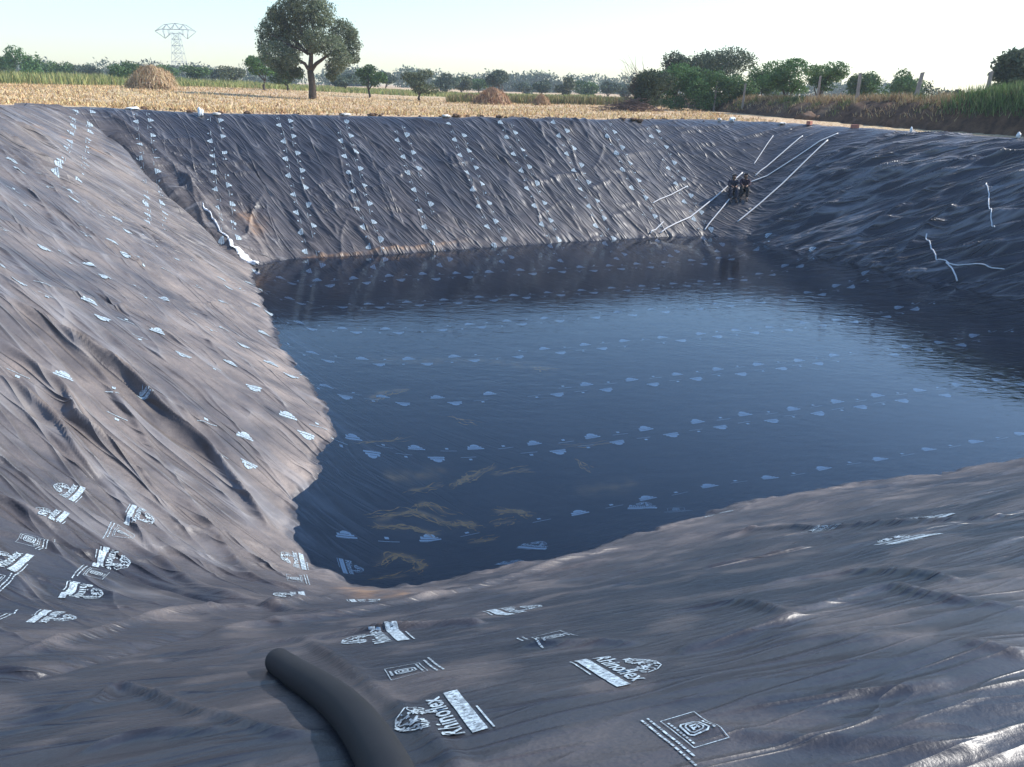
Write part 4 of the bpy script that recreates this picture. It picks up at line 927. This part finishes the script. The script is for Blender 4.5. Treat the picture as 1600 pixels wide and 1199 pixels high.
def person(loc, rz, label, shirt, trousers, yoke, turn=0., armv=0.):
    # local axes: -y is the way they face (down the slope), z up; the seat is at the origin
    root = empty('person', loc, rz); root.scale = (1.14, 1.08, 1.08); tag(root, label, 'person', 'two people sitting on the slope')
    dn = -.52                                                         # the film falls this much per metre ahead
    pel = (0, 0, .11); wa = (0, .03, .30); chs = (0, .0, .48); ne = (0, -.03, .64); hd = (turn*.02, -.06, .76); cr = (turn*.02, -.055, .86)
    body = [[(pel, .12), (wa, .115), (chs, .135), (ne, .052), ((hd[0], hd[1], .735), .075), (hd, .088), (cr, .07)]]
    body.append([(hd, .088), ((hd[0]+turn*.03, hd[1]-.10, .755), .018)])          # nose
    for s in (-1, 1):
        body.append([(hd, .088), ((hd[0]+s*.088, hd[1]+.01, .765), .016)])         # ear
        sh, el, wr_ = (s*.19, -.01, .56), (s*.235, -.19-.02*armv, .36), (s*.11+.03*armv, -.42, .33+.04*armv)
        body.append([(chs, .135), (sh, .058), (el, .042), (wr_, .028)])
        palm = (wr_[0]-s*.03, wr_[1]-.055, wr_[2]-.02); body.append([(wr_, .028), (palm, .030)])
        for f_, (dx, ln) in enumerate(((-.026, .068), (-.009, .078), (.009, .073), (.026, .056))):
            k1 = (palm[0]+s*dx, palm[1]-.03-ln*.45, palm[2]-.010); body.append([(palm, .030), (k1, .010), ((k1[0]-s*.012, k1[1]-ln*.35, k1[2]-.030), .009)])
        body.append([(palm, .030), ((palm[0]-s*.042, palm[1]-.012, palm[2]+.012), .011), ((palm[0]-s*.052, palm[1]-.042, palm[2]+.006), .010)])   # thumb
        hip, kn, an = (s*.095, -.02, .10), (s*.15, -.44, .22), (s*.13, -.66, .08+dn*.66)
        body.append([(pel, .12), (hip, .095), (kn, .062), (an, .040), ((s*.14, -.72, -.0+dn*.72+.02), .04), ((s*.15, -.85, dn*.85+.03), .032)])
    skinned('body', body, M['skin'], root)
    e = 1.22
    top = [[((0, 0, .13), .165), (wa, .165), (chs, .18), ((0, -.012, .585), .095)]]
    for s in (-1, 1):
        sh, el = (s*.19, -.01, .56), (s*.235, -.19-.02*armv, .36); wr_ = (s*.125+.03*armv, -.385, .335+.04*armv)
        top.append([(chs, .18), (sh, .09), (el, .074), (wr_, .054)])
    skinned('shirt', top, shirt, root)
    if yoke is not None:
        yk = [[((0, 0, .54), .10), ((0, -.005, .575), .09)]]
        for s in (-1, 1): yk.append([((0, 0, .54), .10), ((s*.10, -.004, .55), .085), ((s*.20, -.02, .55), .080), ((s*.222, -.08, .485), .071)])
        skinned('shirt_yoke', yk, yoke, root)
    leg = [[((0, .0, .10), .135), ((0, .0, .17), .142)]]
    for s in (-1, 1):
        leg.append([((0, .0, .10), .135), (((s*.095), -.02, .10), .13), ((s*.15, -.44, .22), .105), ((s*.134, -.66, .08+dn*.66), .075)])
    skinned('trousers', leg, trousers, root)
    hr = [[((hd[0], hd[1]+.025, .80), .095), ((hd[0], hd[1]+.02, .855), .085), ((hd[0], hd[1]+.035, .885), .05)], [((hd[0], hd[1]+.025, .80), .095), ((hd[0], hd[1]+.06, .75), .07)]]
    skinned('hair', hr, M['hair'], root)
    for s in (-1, 1): skinned('shoe', [[((s*.14, -.70, dn*.72+.02), .052), ((s*.148, -.80, dn*.80+.03), .05), ((s*.152, -.90, dn*.9+.02), .036)]], M['blackc'], root, 1)
    return root
for (px, py, lab, sh, tr, yk, tn, av) in [(1144, 300, 'person in a dark top with grey shoulders sitting on the slope, left of the pair', M['navy'], M['navy'], M['greyc'], 1., .3), (1163, 298, 'person all in dark plum clothes sitting on the slope, right of the pair', M['plum'], M['blackc'], None, -.3, -.3)]:
    q_ = hit(px, py); z = float(surf(q_[None, :2])[0])
    e = .4; gx = (surf(np.array([[q_[0]+e, q_[1]]]))-surf(np.array([[q_[0]-e, q_[1]]])))[0]; gy = (surf(np.array([[q_[0], q_[1]+e]]))-surf(np.array([[q_[0], q_[1]-e]])))[0]
    person((q_[0], q_[1], z+.02), math.atan2(-gx, gy), lab, sh, tr, yk, tn, av)
# dark heap of earth on the bank
xh = float(at_y(1268, 165, 58.6)[0]); lump('soil_heap', (xh, 58.6, bank_top(xh, 58.6)-.75), (2.0, 1.2, 1.35), 'clod', 'dark purplish heap of earth against the bank below the thin pale fence post', 'soil heap', seed=12)
# thin morning haze over the fields
hz = NT('thin_haze'); pv = hz.n('ShaderNodeVolumePrincipled'); pv.inputs['Color'].default_value = (.80, .90, 1, 1); pv.inputs['Density'].default_value = .00045; pv.inputs['Anisotropy'].default_value = .2
hz.l(pv.outputs[0], hz.out.inputs['Volume'])
x0, x1, y0, y1, z0, z1 = -600, 600, -60, 700, -8.5, 45
hv = [(x, y, z) for x in (x0, x1) for y in (y0, y1) for z in (z0, z1)]
hb = np_mesh('haze', hv, np.array([[0, 1, 3, 2], [4, 6, 7, 5], [0, 4, 5, 1], [2, 3, 7, 6], [0, 2, 6, 4], [1, 5, 7, 3]]), hz.m); tag(hb, kind='stuff')
